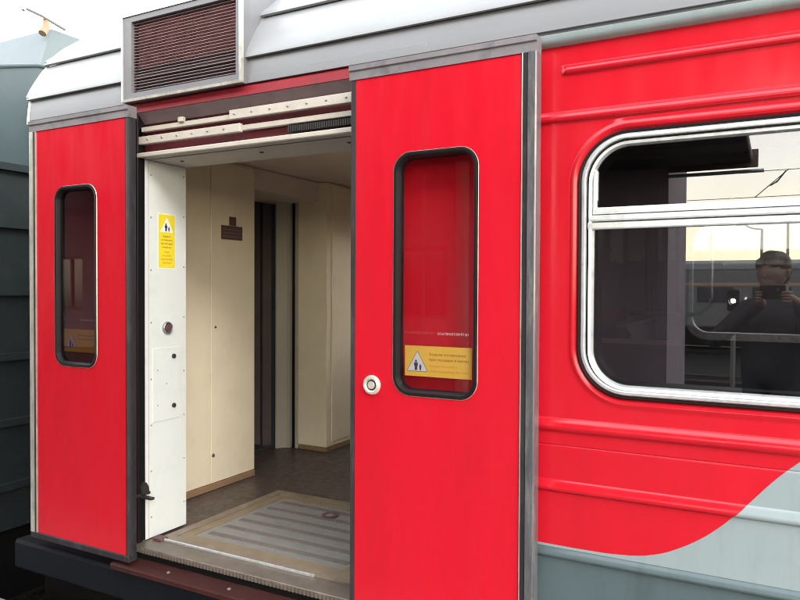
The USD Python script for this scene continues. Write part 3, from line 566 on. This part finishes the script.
obj('keyhole', disc((CX, 0.825, 0.50), (1, 0, 0), 0.012, [(0, 0), (1, 0), (0.8, 0.005), (0, 0.005)], 12), 'steel', CB)
CB2 = group_part('electrical_cabinet', CAR, 'beige cabinet right of the passage')
obj('carcass', bx(-3.146, CX + 0.05, PASS_Y[1], 2.92, 0.33, 2.266, 0.003), 'beige', CB2)
obj('skirting', bx(-3.14, CX + 0.045, PASS_Y[1] + 0.006, 2.9, 0.294, 0.33), 'skirting', CB2)
obj('cabinet_door', bx(CX + 0.05, CX + 0.058, 2.0, 2.9, 0.36, 2.25, 0.002), 'beige', CB2)
PW = group_part('passage_frame', CAR)
obj('post', ext_z(Polygon([(-3.36, 2.02), (-3.36, 1.945), (-3.305, 1.87), (-3.295, 1.87), (-3.24, 1.925), (-3.212, 1.93), (-3.212, 2.02)]), 0.294, 2.13), 'beige_grey', PW)
obj('slot', bx(-3.212, -3.172, 1.955, 2.0, 0.294, 2.13), 'rubber', PW)
obj('corner_post', bx(-3.172, -3.146, 1.932, 2.0, 0.294, 2.2, 0.004), 'beige_grey', PW)
obj('lintel', bx(X0 + 0.052, CX - 0.02, 1.198, 1.945, 2.13, 2.266), 'ceiling', PW)
# concertina gangway beyond the end wall
def fold(y, s):
    pts = []
    for i in range(15):
        x = X0 + 0.02 - 0.062 * i; pts.append((x, y + s * (0.0 if i % 2 else 0.045)))
    back = [(px_, py_ + s * 0.012) for px_, py_ in pts[::-1]]
    return ext_z(Polygon(pts + back).buffer(0), 0.25, 2.2)
GW = group_part('gangway_bellows', CAR)
obj('fold', fold(1.915, 1), 'bellows', GW); obj('fold', fold(1.20, -1), 'bellows', GW)
obj('roof_fold', bx(X0 - 0.85, X0 + 0.02, 1.13, 1.99, 2.16, 2.18), 'bellows', GW)
obj('bridge_plate', bx(X0 - 0.85, X0 + 0.05, 1.20, 1.92, 0.262, 0.285), 'dark_metal', GW)

# --- folding hatch over the steps
HT = group_part('floor_hatch', CAR, 'grey striped step hatch in a worn brown frame')
hx0, hx1, hy0, hy1, hz = -2.580, -1.50, 0.085, 0.985, 0.2925
def rect_frame(x0, x1, y0, y1, w, z0, z1):
    return ext_z(sbox(x0, y0, x1, y1).difference(sbox(x0 + w, y0 + w, x1 - w, y1 - w)), z0, z1)
obj('outer_frame', rect_frame(hx0, hx1, hy0, hy1, 0.052, hz - 0.01, hz + 0.012), 'hatch_frame', HT)
obj('inner_frame', rect_frame(hx0 + 0.054, hx1 - 0.054, hy0 + 0.054, hy1 - 0.054, 0.055, hz - 0.01, hz + 0.008), 'hatch_inner', HT)
px0, px1, py0, py1 = hx0 + 0.111, hx1 - 0.111, hy0 + 0.111, hy1 - 0.111
obj('plate', bx(px0, px1, py0, py1, hz - 0.01, hz + 0.004), 'hatch_plate', HT)
for k in range(6):
    yc = py0 + (py1 - py0) * (k + 0.62) / 6.1
    obj('grip_strip', bx(px0 + 0.035, px1 - 0.02, yc - 0.019, yc + 0.019, hz + 0.003, hz + 0.007, 0.0015), 'hatch_strip', HT)
obj('pull_ring', disc((-2.06, 0.76, hz + 0.008), (0, 0, 1), 0.045, [(0.6, 0.0), (1, 0.0), (1, 0.003), (0.6, 0.003), (0.6, 0)], 24), 'dark_plate', HT)
obj('pull_cup', disc((-2.06, 0.76, hz + 0.0075), (0, 0, 1), 0.032, [(0, 0), (1, 0.0), (1, 0.001), (0, 0.001)], 20), 'steel', HT)
obj('hinge', bx(-2.60, -2.54, 0.055, 0.10, hz + 0.004, hz + 0.018, 0.003), 'dark_plate', HT)
# threshold, slot, red step beam, solebar
TH = group_part('threshold', CAR)
obj('sill_plate', bx(JX - 0.01, DX1 + 0.02, -0.035, 0.083, 0.272, 0.297, 0.002), 'sill_alu', TH)
obj('nosing', tube([(-2.56, 0.078, 0.302), (-1.68, 0.078, 0.302)], 0.0065, 8), 'alu', TH, smooth=40)
teeth = [bx(x, x + 0.011, -0.041, -0.034, 0.274, 0.293) for x in np.arange(-2.6, -1.44, 0.019)]
obj('toothed_edge', cat(*teeth), 'sill_alu', TH)
obj('door_slot', bx(JX - 0.02, DX1 + 0.3, -0.03, 0.05, 0.225, 0.271), 'black', TH)
obj('step_beam', ext_x(Polygon([(-0.025, 0.243), (-0.122, 0.236), (-0.127, 0.230), (-0.127, 0.212), (-0.02, 0.195)]), DX0 - 0.04, -0.70), 'rust_red', CAR)
for x in (-2.35, -2.0, -1.7): obj('step_bolt', dome_head((x, -0.08, 0.239), (0, 0, 1), 0.009, 0.006), 'sill_alu', CAR)
obj('solebar', ext_x(Polygon([(-0.085, 0.205), (-0.095, 0.19), (-0.095, 0.07), (-0.08, 0.055), (0.02, 0.055), (0.02, 0.205)]), X0, X1), 'navy', CAR)
obj('underframe', cat(bx(X0 + 0.1, X1, 0.0, WID, -0.25, 0.05), bx(X0 + 0.6, X0 + 2.9, 0.25, WID - 0.25, -0.95, -0.25)), 'black', CAR)
WH = [(X0 + 0.9, s) for s in (0.74, 2.31)] + [(X0 + 2.6, s) for s in (0.74, 2.31)]
for x, y in WH:
    obj('wheel', disc((x, y, -0.65), (0, 1 if y > 1.5 else -1, 0), 0.45, [(0, -0.06), (1.05, -0.06), (1.05, -0.03), (1, -0.02), (1, 0.06), (0.86, 0.06), (0.8, 0.02), (0.35, 0.02), (0.3, 0.07), (0, 0.07)], 32), 'rail', CAR, smooth=40)

# --- far side of the carriage and the saloon
far = sbox(X0, SZ0, X1, SZ1 + 0.04).difference(unary_union([sbox(-2.64, 0.29, -1.42, 2.13)] + [rrect(a + 0.012, b - 0.012, WZ0 + 0.012, WZ1 - 0.012, WR) for a, b in WIN]))
obj('red_side_panel', ext_y(far, WID - 0.02, WID), 'red', CAR)
skin_in = sbox(VXR, 0.30, X1 - 0.05, 2.40).difference(unary_union([rrect(a + 0.05, b - 0.05, WZ0 + 0.04, WZ1 - 0.045, WR - 0.04) for a, b in WIN]))
obj('saloon_wall', ext_y(skin_in, 0.075, 0.085), 'inner', CAR)
obj('saloon_wall', ext_y(skin_in, WID - 0.085, WID - 0.075), 'inner', CAR)
for a, b in WIN:
    W = group_part('window', CAR)
    obj('frame', loft_ring(a, b, WZ0, WZ1, WR, [(0, WID + 0.012), (0.05, WID + 0.012), (0.05, WID - 0.09), (0.0, WID - 0.09)]), 'alu', W, smooth=40)
    obj('pane', ext_y(rrect(a + 0.04, b - 0.04, WZ0 + 0.04, WZ1 - 0.04, WR - 0.04), WID - 0.012, WID - 0.008), 'dimming_glass', W)
    obj('transom', bx(a + 0.04, b - 0.04, WID - 0.03, WID + 0.006, 1.70, 1.755), 'alu', W)
obj('saloon_floor', bx(VXR, X1 - 0.04, 0.085, WID - 0.085, 0.27, 0.30), 'saloon_floor', CAR)
obj('saloon_ceiling', bx(VXR, X1 - 0.04, 0.06, WID - 0.06, 2.40, 2.42), 'inner', CAR)
obj('saloon_partition', bx(VXR + 0.002, VXR + 0.02, 0.09, 1.08, 0.30, 2.40), 'inner', CAR)
obj('saloon_partition', bx(VXR + 0.002, VXR + 0.02, 1.97, WID - 0.09, 0.30, 2.40), 'inner', CAR)
obj('partition_band', bx(VXR + 0.02, VXR + 0.024, 0.10, 1.06, 1.28, 1.37), 'inner_red', CAR)
for k, y in enumerate((0.30, 0.55, 0.80)):
    N_ = group_part('notice_and_sky_panel', CAR)
    obj('frame', bx(VXR + 0.02, VXR + 0.03, y - 0.09, y + 0.09, 1.50, 1.78, 0.003), 'alu', N_)
    obj('sheet', bx(VXR + 0.03, VXR + 0.032, y - 0.075, y + 0.075, 1.515, 1.765), 'sticker_white', N_)
for x_, x2_ in ((-0.945, -0.85), (-0.735, -0.64)):
    N_ = group_part('notice_and_sky_panel', CAR)  # white sheets standing in for sky seen through glazing
    obj('frame', bx(x_ - 0.012, x2_ + 0.012, WID - 0.097, WID - 0.087, 1.70, 1.93, 0.003), 'alu', N_)
    obj('sheet', bx(x_, x2_, WID - 0.100, WID - 0.0975, 1.712, 1.918), 'sticker_white', N_)
N_ = group_part('notice_and_sky_panel', CAR)  # white sheet in place of bright sky behind partition glass
obj('frame', bx(VXR + 0.02, VXR + 0.03, 2.35, 2.75, 1.68, 1.96, 0.003), 'alu', N_)
obj('sheet', bx(VXR + 0.0305, VXR + 0.033, 2.37, 2.73, 1.70, 1.94), 'sticker_white', N_)
obj('partition_band', bx(VXR + 0.02, VXR + 0.024, 2.0, WID - 0.10, 1.28, 1.37), 'inner_red', CAR)
obj('curtain', ext_z(Polygon([(-0.83 + 0.02 * k, WID - 0.13 - (0.03 if k % 2 else 0)) for k in range(5)] + [(-0.75, WID - 0.09), (-0.83, WID - 0.09)]), 1.25, 1.95), 'seat', CAR)
obj('curtain', ext_z(Polygon([(-0.62 + 0.02 * k, WID - 0.13 - (0.03 if k % 2 else 0)) for k in range(5)] + [(-0.54, WID - 0.09), (-0.62, WID - 0.09)]), 1.25, 1.95), 'seat', CAR)
def seat(xc, y0, y1, face):
    S = group_part('seat', CAR)
    s = face
    back = Polygon([(0.0, 0.62), (0.07, 0.60), (0.15, 1.22), (0.13, 1.27), (0.09, 1.28), (0.06, 1.24)])
    back = Polygon([(xc + s * (-u), z) for u, z in back.exterior.coords])
    obj('backrest', ext_y(back, y0, y1), 'seat', S)
    cush = Polygon([(xc + s * u, z) for u, z in [(-0.02, 0.70), (0.40, 0.74), (0.44, 0.70), (0.42, 0.62), (-0.02, 0.60)]])
    obj('cushion', ext_y(cush, y0, y1), 'seat', S)
    obj('top_trim', bx(xc - s * 0.11 - 0.035, xc - s * 0.11 + 0.035, y0, y1, 1.276, 1.292, 0.004), 'seat_trim', S)
    for y in (y0 + 0.06, y1 - 0.06): obj('leg', bx(xc + s * 0.18 - 0.02, xc + s * 0.18 + 0.02, y - 0.02, y + 0.02, 0.30, 0.61), 'steel', S)
for y0, y1 in ((0.12, 1.08), (1.98, 2.93)):
    for xc, f_ in ((-0.70, 1), (0.62, -1), (0.92, 1), (2.20, -1), (2.50, 1), (3.85, -1)):
        seat(xc, y0, y1, f_)
# wind screen beside the saloon door, with a wooden top and a bent chrome rail
WS = group_part('seat_screen', CAR)
obj('panel', bx(-0.80, -0.40, 1.14, 1.165, 0.30, 1.24), 'seat', WS)
obj('top_trim', bx(-0.81, -0.385, 1.13, 1.175, 1.24, 1.262, 0.004), 'seat_trim', WS)
arc = [(-0.62, 1.15, 1.385)] + [(-0.34 + 0.08 * math.sin(t), 1.15, 1.465 - 0.08 * math.cos(t)) for t in np.linspace(0, math.pi / 2, 9)] + [(-0.26, 1.15, 1.75)]
obj('rail', tube(arc, 0.009, 8), 'chrome', WS, smooth=40)
RK = group_part('luggage_rack', CAR)
obj('shelf', bx(-0.90, 4.6, 0.10, 0.44, 1.99, 2.005), 'dark_metal', RK); obj('tube', tube([(-0.90, 0.45, 2.0), (4.6, 0.45, 2.0)], 0.012, 8), 'chrome', RK)
RK2 = group_part('luggage_rack', CAR)
obj('shelf', bx(-0.90, 4.6, 2.61, 2.95, 1.99, 2.005), 'dark_metal', RK2); obj('tube', tube([(-0.90, 2.60, 2.0), (4.6, 2.60, 2.0)], 0.012, 8), 'chrome', RK2)

# ------------------------------------------------------------------ the next carriage of the train
NX = -4.42
NC = thing('neighbouring_carriage', 'grey-green carriage end with horizontal ribs, coupled left of the red carriage', 'train carriage', (NX - 4, WID / 2, -1.1))
OFF = 0.06
np_ = [(0.03, 2.30), (0.035, 2.42), (0.06, 2.53), (0.11, 2.63), (0.19, 2.735), (0.31, 2.83), (0.47, 2.91), (0.72, 2.985), (1.1, 3.035), (1.525, 3.05)]
capp = np_ + [(WID - y, z) for y, z in np_[::-1][1:]]
obj('roof', ext_x(Polygon(capp), NX - 8, NX), 'car_grey', NC, smooth=30)
obj('roof_rim', tube([(NX + 0.002, y - 0.004, z + 0.006) for y, z in capp], 0.014, 8), 'car_grey', NC, smooth=40)
obj('end_wall', ext_x(sbox(0.03, -0.1, WID - 0.03, 2.30), NX - 0.04, NX - 0.012), 'car_dark', NC)
obj('side_wall', bx(NX - 8, NX - 0.02, 0.02, 0.06, 0.0, 2.30), 'car_dark', NC)
for z in (0.20, 0.62, 1.05, 1.475, 1.915, 2.29):
    obj('rib', ext_x(Polygon([(0.03, z - 0.035), (0.03, z + 0.012), (WID - 0.03, z + 0.012), (WID - 0.03, z - 0.035)]), NX - 0.013, NX + 0.022), 'car_dark', NC)
obj('corner_post', bx(NX - 0.05, NX + 0.01, 0.015, 0.075, -0.1, 2.29, 0.01), 'car_dark', NC)
obj('drain_pipe', tube([(NX + 0.03, 0.70, 2.33), (NX + 0.03, 0.70, 2.72), (NX + 0.02, 0.74, 2.83)], 0.018, 8), 'light_grey', NC, smooth=40)
obj('underframe', bx(NX - 8, NX - 0.1, 0.1, WID - 0.1, -0.6, 0.0), 'black', NC)
fx1 = -4.86
bot = [(fx1, 1.04, 3.115), (fx1, 2.02, 3.115), (fx1 - 3.0, 2.02, 3.115), (fx1 - 3.0, 1.04, 3.115)]
topv = [(fx1 - 0.04, 1.165, 3.465), (fx1 - 0.04, 1.95, 3.465), (fx1 - 2.9, 1.95, 3.465), (fx1 - 2.9, 1.165, 3.465)]
obj('roof_fairing', trimesh.convex.convex_hull(np.array(bot + topv)), 'fairing', NC)
obj('fairing_gap_shadow', bx(fx1 - 2.9, fx1 - 0.05, 1.08, 1.98, 3.0, 3.115), 'rubber', NC)  # black block standing in for the shadow gap under the fairing
AN = group_part('roof_antenna', NC)
obj('post', tube([(fx1 - 0.02, 1.08, 3.40), (fx1 - 0.03, 1.12, 3.47), (fx1 - 0.04, 1.12, 3.52)], [0.03, 0.028, 0.02], 8), 'skirting', AN)
obj('bar', tube([(fx1 - 0.02, 0.93, 3.545), (fx1 - 0.02, 1.08, 3.53), (fx1 - 0.02, 1.27, 3.49)], 0.012, 8), 'steel', AN)
obj('tip', tube([(fx1 - 0.02, 0.93, 3.52), (fx1 - 0.02, 0.955, 3.575)], 0.013, 8), 'steel', AN)

# ------------------------------------------------------------------ ground, tracks, platform
gr = obj('ground', bx(-400, 400, -400, 400, -1.75, -1.32), 'ballast', label='dark stone ballast of the railway yard', cat='ground', kind='structure')
def rails(yc, label):
    T = thing('railway_track', label, 'railway track', (0, yc, -1.32))
    for s in (-0.76, 0.76):
        obj('rail', ext_x(Polygon([(yc + s - 0.07, -1.25), (yc + s + 0.07, -1.25), (yc + s + 0.02, -1.22), (yc + s + 0.035, -1.12), (yc + s + 0.035, -1.10), (yc + s - 0.035, -1.10), (yc + s - 0.035, -1.12), (yc + s - 0.02, -1.22)]), -60, 60), 'rail', T)
    sl = [bx(x, x + 0.25, yc - 1.35, yc + 1.35, -1.33, -1.25) for x in np.arange(-20, 20, 0.6)]
    obj('sleepers', cat(*sl), 'ballast', T, kind='stuff')
rails(WID / 2, 'railway track under the red carriage'); rails(-20.0, 'empty railway track across the platform'); rails(-31.5, 'far railway track under the distant train')
PLT = thing('platform', None, None, (0, -4, -1.3), kind='structure')
stage.GetPrimAtPath(PLT).SetCustomDataByKey('label', 'asphalt station platform with a concrete edge beside the train'); stage.GetPrimAtPath(PLT).SetCustomDataByKey('category', 'platform')
obj('paving', bx(-60, 60, -9.5, -0.86, -0.20, 0.0), 'asphalt', PLT)
for x in np.arange(-12, 12, 1.5): obj('edge_stone', bx(x, x + 1.49, -0.855, -0.262, -0.16, 0.004, 0.008), 'concrete', PLT)
obj('platform_wall', bx(-60, 60, -9.3, -0.5, -1.4, -0.20), 'concrete', PLT)

# ------------------------------------------------------------------ what the window glass reflects: canopy (front part added for shade), masts, far train, lit signal
CN = thing('platform_canopy', 'dark brown platform canopy mirrored in the top of the carriage window, with an unseen front section added to shade the left door', 'canopy', (-20, -8, 0))
obj('roof', cat(bx(-45, -0.36, -9.98, -6.8, 3.50, 3.62, 0.02), bx(-45, 1.3, -6.8, -2.3, 3.50, 3.62, 0.02)), 'canopy', CN)  # second slab: unseen front section added to shade the left door
obj('fascia', bx(-1.6, -0.28, -10.04, -9.98, 3.42, 3.70, 0.01), 'canopy', CN)
obj('fascia', bx(-45, 1.3, -2.30, -2.24, 3.42, 3.70, 0.01), 'canopy', CN)  # edge of the added front section
obj('end_rail', tube([(-0.20, -10.0, 3.36), (-1.6, -10.0, 3.36)], 0.03, 8), 'steel', CN)
for x in (-4, -10, -16):
    obj('column', tube([(x, -7.2, 0), (x, -7.2, 3.5)], 0.10, 12), 'mast', CN, smooth=40)
for x in np.arange(-43, -1, 3.0): obj('beam', bx(x, x + 0.14, -9.9, -2.4, 3.32, 3.50), 'canopy', CN)
def station(name, label, ax0, ax1, h, y):
    """A long plaster building at the back of the platform."""
    SB = thing(name, label, 'building', ((ax0 + ax1) / 2, y - 3, -1.3))
    ops = [(x, 0.9, x + 1.1, 2.3) for x in np.arange(ax0 + 1.0, ax1 - 1.8, 2.6)]
    obj('wall', ext_y(sbox(ax0, -1.3, ax1, h).difference(unary_union([sbox(*o) for o in ops])), y - 0.3, y), 'plaster', SB)
    for xa in (ax0, ax1 - 0.3): obj('side_wall', bx(xa, xa + 0.3, y - 2.6, y - 0.3, -1.3, h), 'plaster', SB)
    obj('back_wall', bx(ax0 + 0.3, ax1 - 0.3, y - 2.6, y - 2.3, -1.3, h), 'plaster', SB)
    obj('roof', ext_x(Polygon([(y - 2.9, h), (y + 0.3, h), (y - 1.3, h + 1.0)]), ax0 - 0.2, ax1 + 0.2), 'canopy', SB)
    for x0_, z0_, x1_, z1_ in ops:
        wn = group_part('window', SB)
        obj('frame', ext_y(sbox(x0_, z0_, x1_, z1_).difference(sbox(x0_ + .07, z0_ + .07, x1_ - .07, z1_ - .07)).union(sbox((x0_ + x1_) / 2 - .03, z0_, (x0_ + x1_) / 2 + .03, z1_)), y - .16, y - .08), 'canopy', wn)
        obj('pane', bx(x0_ + .06, x1_ - .06, y - .13, y - .12, z0_ + .06, z1_ - .06), 'far_dark', wn)
station('station_building', 'dull plaster station building under the canopy, mirrored dark in the door windows', -31, -1.6, 6.2, -10.0)
FT = thing('parked_train', 'distant dark grey train with a tan stripe, mirrored in the carriage window', 'train', (0, -31.5, -1.1))
obj('body', bx(-46, 46, -33.0, -30.0, -0.1, 2.35, 0.05), 'far_wall', FT)
obj('roof', ext_x(Polygon([(-33, 2.35), (-30, 2.35), (-30.25, 2.6), (-30.9, 2.75), (-32.1, 2.75), (-32.75, 2.6)]), -46, 46), 'far_wall', FT, smooth=30)
obj('stripe', bx(-46, 46, -29.995, -29.98, 1.66, 1.78), 'far_tan', FT)
for x in np.arange(-45, 45, 2.1): obj('window', bx(x, x + 1.4, -29.99, -29.975, 0.95, 1.60, 0.004), 'far_dark', FT)
obj('underframe', bx(-46, 46, -32.8, -30.2, -0.9, -0.1), 'black', FT)
GWN = thing('added_goods_train', 'distant dark brown goods wagons added to block the bright horizon behind the carriage windows', 'added goods train', (0, 25, -1.3))  # wagons added as a dark screen against the sky behind the saloon
for k in range(6):
    xw = -48.5 + 14.2 * k
    obj('wagon_body', bx(xw, xw + 13.6, 23.6, 26.4, -0.1, 2.5, 0.04), 'wagon_brown', GWN)
    obj('wagon_roof', ext_x(Polygon([(23.5, 2.5), (26.5, 2.5), (26.1, 2.78), (25, 2.9), (23.9, 2.78)]), xw, xw + 13.6), 'wagon_brown', GWN)
    obj('wagon_frame', bx(xw + 0.3, xw + 13.3, 23.9, 26.1, -1.0, -0.1), 'black', GWN)
def lamp_post(x, y, h, label):
    T = thing('lamp_post', label, 'lamp post', (x, y, -1.3))
    obj('post', tube([(x, y, -1.3), (x, y, h)], [0.075, 0.045], 10), 'mast', T, smooth=40)
    obj('arm', tube([(x, y, h)] + [(x - 0.55 * math.sin(t), y, h + 0.22 * (1 - math.cos(t))) for t in np.linspace(0.3, 1.5, 6)], 0.028, 8), 'mast', T, smooth=40)
    obj('lamp_head', bx(x - 0.92, x - 0.52, y - 0.1, y + 0.1, h + 0.16, h + 0.26, 0.03), 'mast', T)
lamp_post(-0.52, -27.0, 3.75, 'left slim lamp post mirrored in the lower window pane')
lamp_post(0.33, -27.0, 4.0, 'right slim lamp post mirrored in the lower window pane')
OL = thing('overhead_line', 'overhead wires with a slanting brace, mirrored in the upper window pane', 'overhead wires', (0, -20, -1.3))
obj('contact_wire', tube([(-60, -20, 4.12), (60, -20, 4.12)], 0.010, 6), 'dark_metal', OL)
obj('messenger_wire', tube([(-60, -20, 4.85), (60, -20, 4.85)], 0.010, 6), 'dark_metal', OL)
obj('brace', cat(tube([(-0.58, -20, 4.12), (0.24, -20, 4.85)], 0.014, 6), tube([(-0.05, -20, 4.50), (0.18, -20, 4.82)], 0.022, 6), tube([(-0.20, -20, 4.42), (0.02, -20, 4.58)], 0.02, 6)), 'dark_metal', OL)
SG = thing('signal_lamp', 'short dark signal with a lit white lamp, mirrored in the lower window', 'signal', (-0.80, -13.7, -1.3))
sgx, sgy, sgz = -0.798, -13.7, 1.262
obj('post', tube([(sgx, sgy - 0.15, -1.3), (sgx, sgy - 0.15, 1.2)], 0.05, 10), 'mast', SG, smooth=40)
obj('head', bx(sgx - 0.12, sgx + 0.12, sgy - 0.22, sgy - 0.02, 1.05, 1.50, 0.02), 'rubber', SG)
obj('hood', disc((sgx, sgy - 0.02, sgz), (0, 1, 0), 0.085, [(0.9, 0), (1, 0), (1, 0.14), (0.9, 0.14), (0.9, 0)], 20), 'rubber', SG)
obj('lens', disc((sgx, sgy - 0.018, sgz), (0, 1, 0), 0.046, [(0, 0), (1, 0), (0.7, 0.02), (0, 0.028)], 20), 'lamp', SG)

# ------------------------------------------------------------------ the photographer, seen mirrored in the window glass
PH = thing('phone', 'black phone held up by the person, mirrored in the window', 'phone', tuple(CAM - FW * 0.02))
def phone_box(u0, u1, v0, v1, w0, w1):
    m = bx(u0, u1, v0, v1, w0, w1, 0.002); v = m.vertices
    m.vertices = CAM + v[:, :1] * RT + v[:, 1:2] * UP + v[:, 2:3] * FW; return m
obj('body', phone_box(-0.11, 0.045, -0.055, 0.025, -0.016, -0.007), 'rubber', PH)
obj('lens_ring', phone_box(-0.010, 0.010, -0.010, 0.010, -0.008, -0.006), 'dark_metal', PH)
def hull(a, ra, b, rb):
    s = [m3.Manifold.sphere(r, 14).translate(list(map(float, p))) for p, r in ((a, ra), (b, rb))]
    return m3.Manifold.batch_hull(s)
def body(bones, length=0.02, it=8):
    m = m3.Manifold.batch_boolean([hull(*b) for b in bones], m3.OpType.Add).refine_to_length(length)
    v, f = arr(m); t = trimesh.Trimesh(v, f, process=True); trimesh.smoothing.filter_taubin(t, iterations=it); return t
PX, PY = -0.02, -2.74                                # where the person stands; faces along FW
fwd = np.array([FW[0], FW[1], 0]); fwd /= np.linalg.norm(fwd); rgt = np.array([fwd[1], -fwd[0], 0])
def B(r, f, z): return np.array([PX, PY, 0]) + rgt * r + fwd * f + np.array([0, 0, z])
PER = thing('person', 'person in dark jacket holding a phone up, mirrored in the window', 'person', (PX, PY, 0))
hL, hR = CAM - FW * 0.012 + RT * -0.105 - UP * 0.03, CAM - FW * 0.012 + RT * 0.050 - UP * 0.03
wL, wR = hL - fwd * 0.075 - rgt * 0.035 - np.array([0, 0, 0.05]), hR - fwd * 0.075 + rgt * 0.035 - np.array([0, 0, 0.05])
eL, eR = B(-0.34, 0.10, 1.16), B(0.34, 0.10, 1.16)
skinb = [(B(0, 0.02, 1.60), 0.088, B(0, 0.0, 1.63), 0.092), (B(0, 0.05, 1.54), 0.052, B(0, 0.02, 1.60), 0.075), (B(0, -0.01, 1.42), 0.055, B(0, 0.0, 1.55), 0.055),
         (B(0, 0.102, 1.585), 0.010, B(0, 0.088, 1.62), 0.008), (B(-0.088, 0, 1.59), 0.014, B(-0.09, 0, 1.62), 0.018), (B(0.088, 0, 1.59), 0.014, B(0.09, 0, 1.62), 0.018),
         (B(0, -0.02, 1.40), 0.09, B(0, 0, 1.0), 0.11), (B(-0.15, -0.02, 1.38), 0.055, B(0.15, -0.02, 1.38), 0.055),
         (B(-0.17, -0.01, 1.37), 0.05, eL, 0.040), (eL, 0.038, wL, 0.026), (B(0.17, -0.01, 1.37), 0.05, eR, 0.040), (eR, 0.038, wR, 0.026),
         (B(-0.09, 0, 0.95), 0.085, B(-0.10, 0.01, 0.50), 0.055), (B(-0.10, 0.01, 0.50), 0.052, B(-0.11, -0.01, 0.09), 0.036), (B(-0.11, -0.01, 0.05), 0.035, B(-0.12, 0.14, 0.03), 0.028),
         (B(0.09, 0, 0.95), 0.085, B(0.10, 0.01, 0.50), 0.055), (B(0.10, 0.01, 0.50), 0.052, B(0.11, -0.01, 0.09), 0.036), (B(0.11, -0.01, 0.05), 0.035, B(0.12, 0.14, 0.03), 0.028), (B(-0.08, 0, 0.97), 0.1, B(0.08, 0, 0.97), 0.1)]
for s, w, h in ((-1, wL, hL), (1, wR, hR)):
    palm = h - fwd * 0.012 + rgt * s * 0.014 - np.array([0, 0, 0.012]); skinb += [(w, 0.024, palm, 0.020)]
    for k in range(4):
        root = palm + np.array([0, 0, 0.026 - 0.017 * k]) + rgt * s * 0.004; mid = root + fwd * 0.026 - rgt * s * 0.004
        tip = mid + fwd * 0.004 - rgt * s * (0.030 - 0.004 * abs(k - 1)); skinb += [(root, 0.0085, mid, 0.0082), (mid, 0.0082, tip, 0.0070)]
    skinb += [(palm - fwd * 0.012, 0.011, palm - fwd * 0.020 - rgt * s * 0.035 + np.array([0, 0, 0.012]), 0.009)]
obj('body', body(skinb, 0.014, 6), 'skin', PER, smooth=True)
jk = [(B(-0.15, -0.02, 1.37), 0.075, B(0.15, -0.02, 1.37), 0.075), (B(0, -0.02, 1.36), 0.125, B(0, 0, 0.98), 0.14), (B(-0.09, 0, 1.30), 0.11, B(-0.08, 0, 0.92), 0.11), (B(0.09, 0, 1.30), 0.11, B(0.08, 0, 0.92), 0.11),
      (B(-0.17, -0.01, 1.37), 0.068, eL, 0.056), (eL, 0.055, wL * 0.93 + eL * 0.07, 0.040), (B(0.17, -0.01, 1.37), 0.068, eR, 0.056), (eR, 0.055, wR * 0.93 + eR * 0.07, 0.040), (B(0, -0.03, 1.42), 0.075, B(0, -0.02, 1.46), 0.068)]
obj('jacket', body(jk, 0.02, 8), 'jacket', PER, smooth=True)
tr = [(B(-0.08, 0, 0.97), 0.112, B(0.08, 0, 0.97), 0.112)] + [b for s in (-1, 1) for b in ((B(s * .09, 0, 0.93), 0.10, B(s * .10, 0.01, 0.50), 0.07), (B(s * .10, 0.01, 0.50), 0.068, B(s * .11, -0.01, 0.10), 0.055))]
obj('trousers', body(tr, 0.02, 8), 'trousers', PER, smooth=True)
obj('hair', body([(B(0, -0.02, 1.655), 0.092, B(0, 0.035, 1.685), 0.066), (B(0, -0.04, 1.60), 0.082, B(0, -0.03, 1.66), 0.09), (B(-0.075, -0.02, 1.62), 0.03, B(-0.06, 0, 1.67), 0.045), (B(0.075, -0.02, 1.62), 0.03, B(0.06, 0, 1.67), 0.045), (B(-0.05, 0.062, 1.672), 0.03, B(0.045, 0.064, 1.668), 0.03), (B(-0.07, 0.03, 1.655), 0.03, B(0.07, 0.03, 1.655), 0.03)], 0.014, 6), 'hair', PER, smooth=True)
for s in (-1, 1):
    obj('shoe', body([(B(s * .11, -0.03, 0.05), 0.048, B(s * .12, 0.17, 0.038), 0.036)], 0.015, 4), 'rubber', PER, smooth=True)
    obj('eyebrow', tube([B(s * 0.016, 0.092, 1.641), B(s * 0.034, 0.090, 1.646), B(s * 0.052, 0.080, 1.641)], 0.0045, 6), 'hair', PER)
    obj('eye', trimesh.creation.icosphere(2, 0.011).apply_translation(B(s * 0.033, 0.083, 1.625)), 'ink', PER, smooth=True)
obj('mouth', tube([B(-0.024, 0.088, 1.552), B(0, 0.097, 1.550), B(0.024, 0.088, 1.552)], 0.004, 6), 'dark_plate', PER)
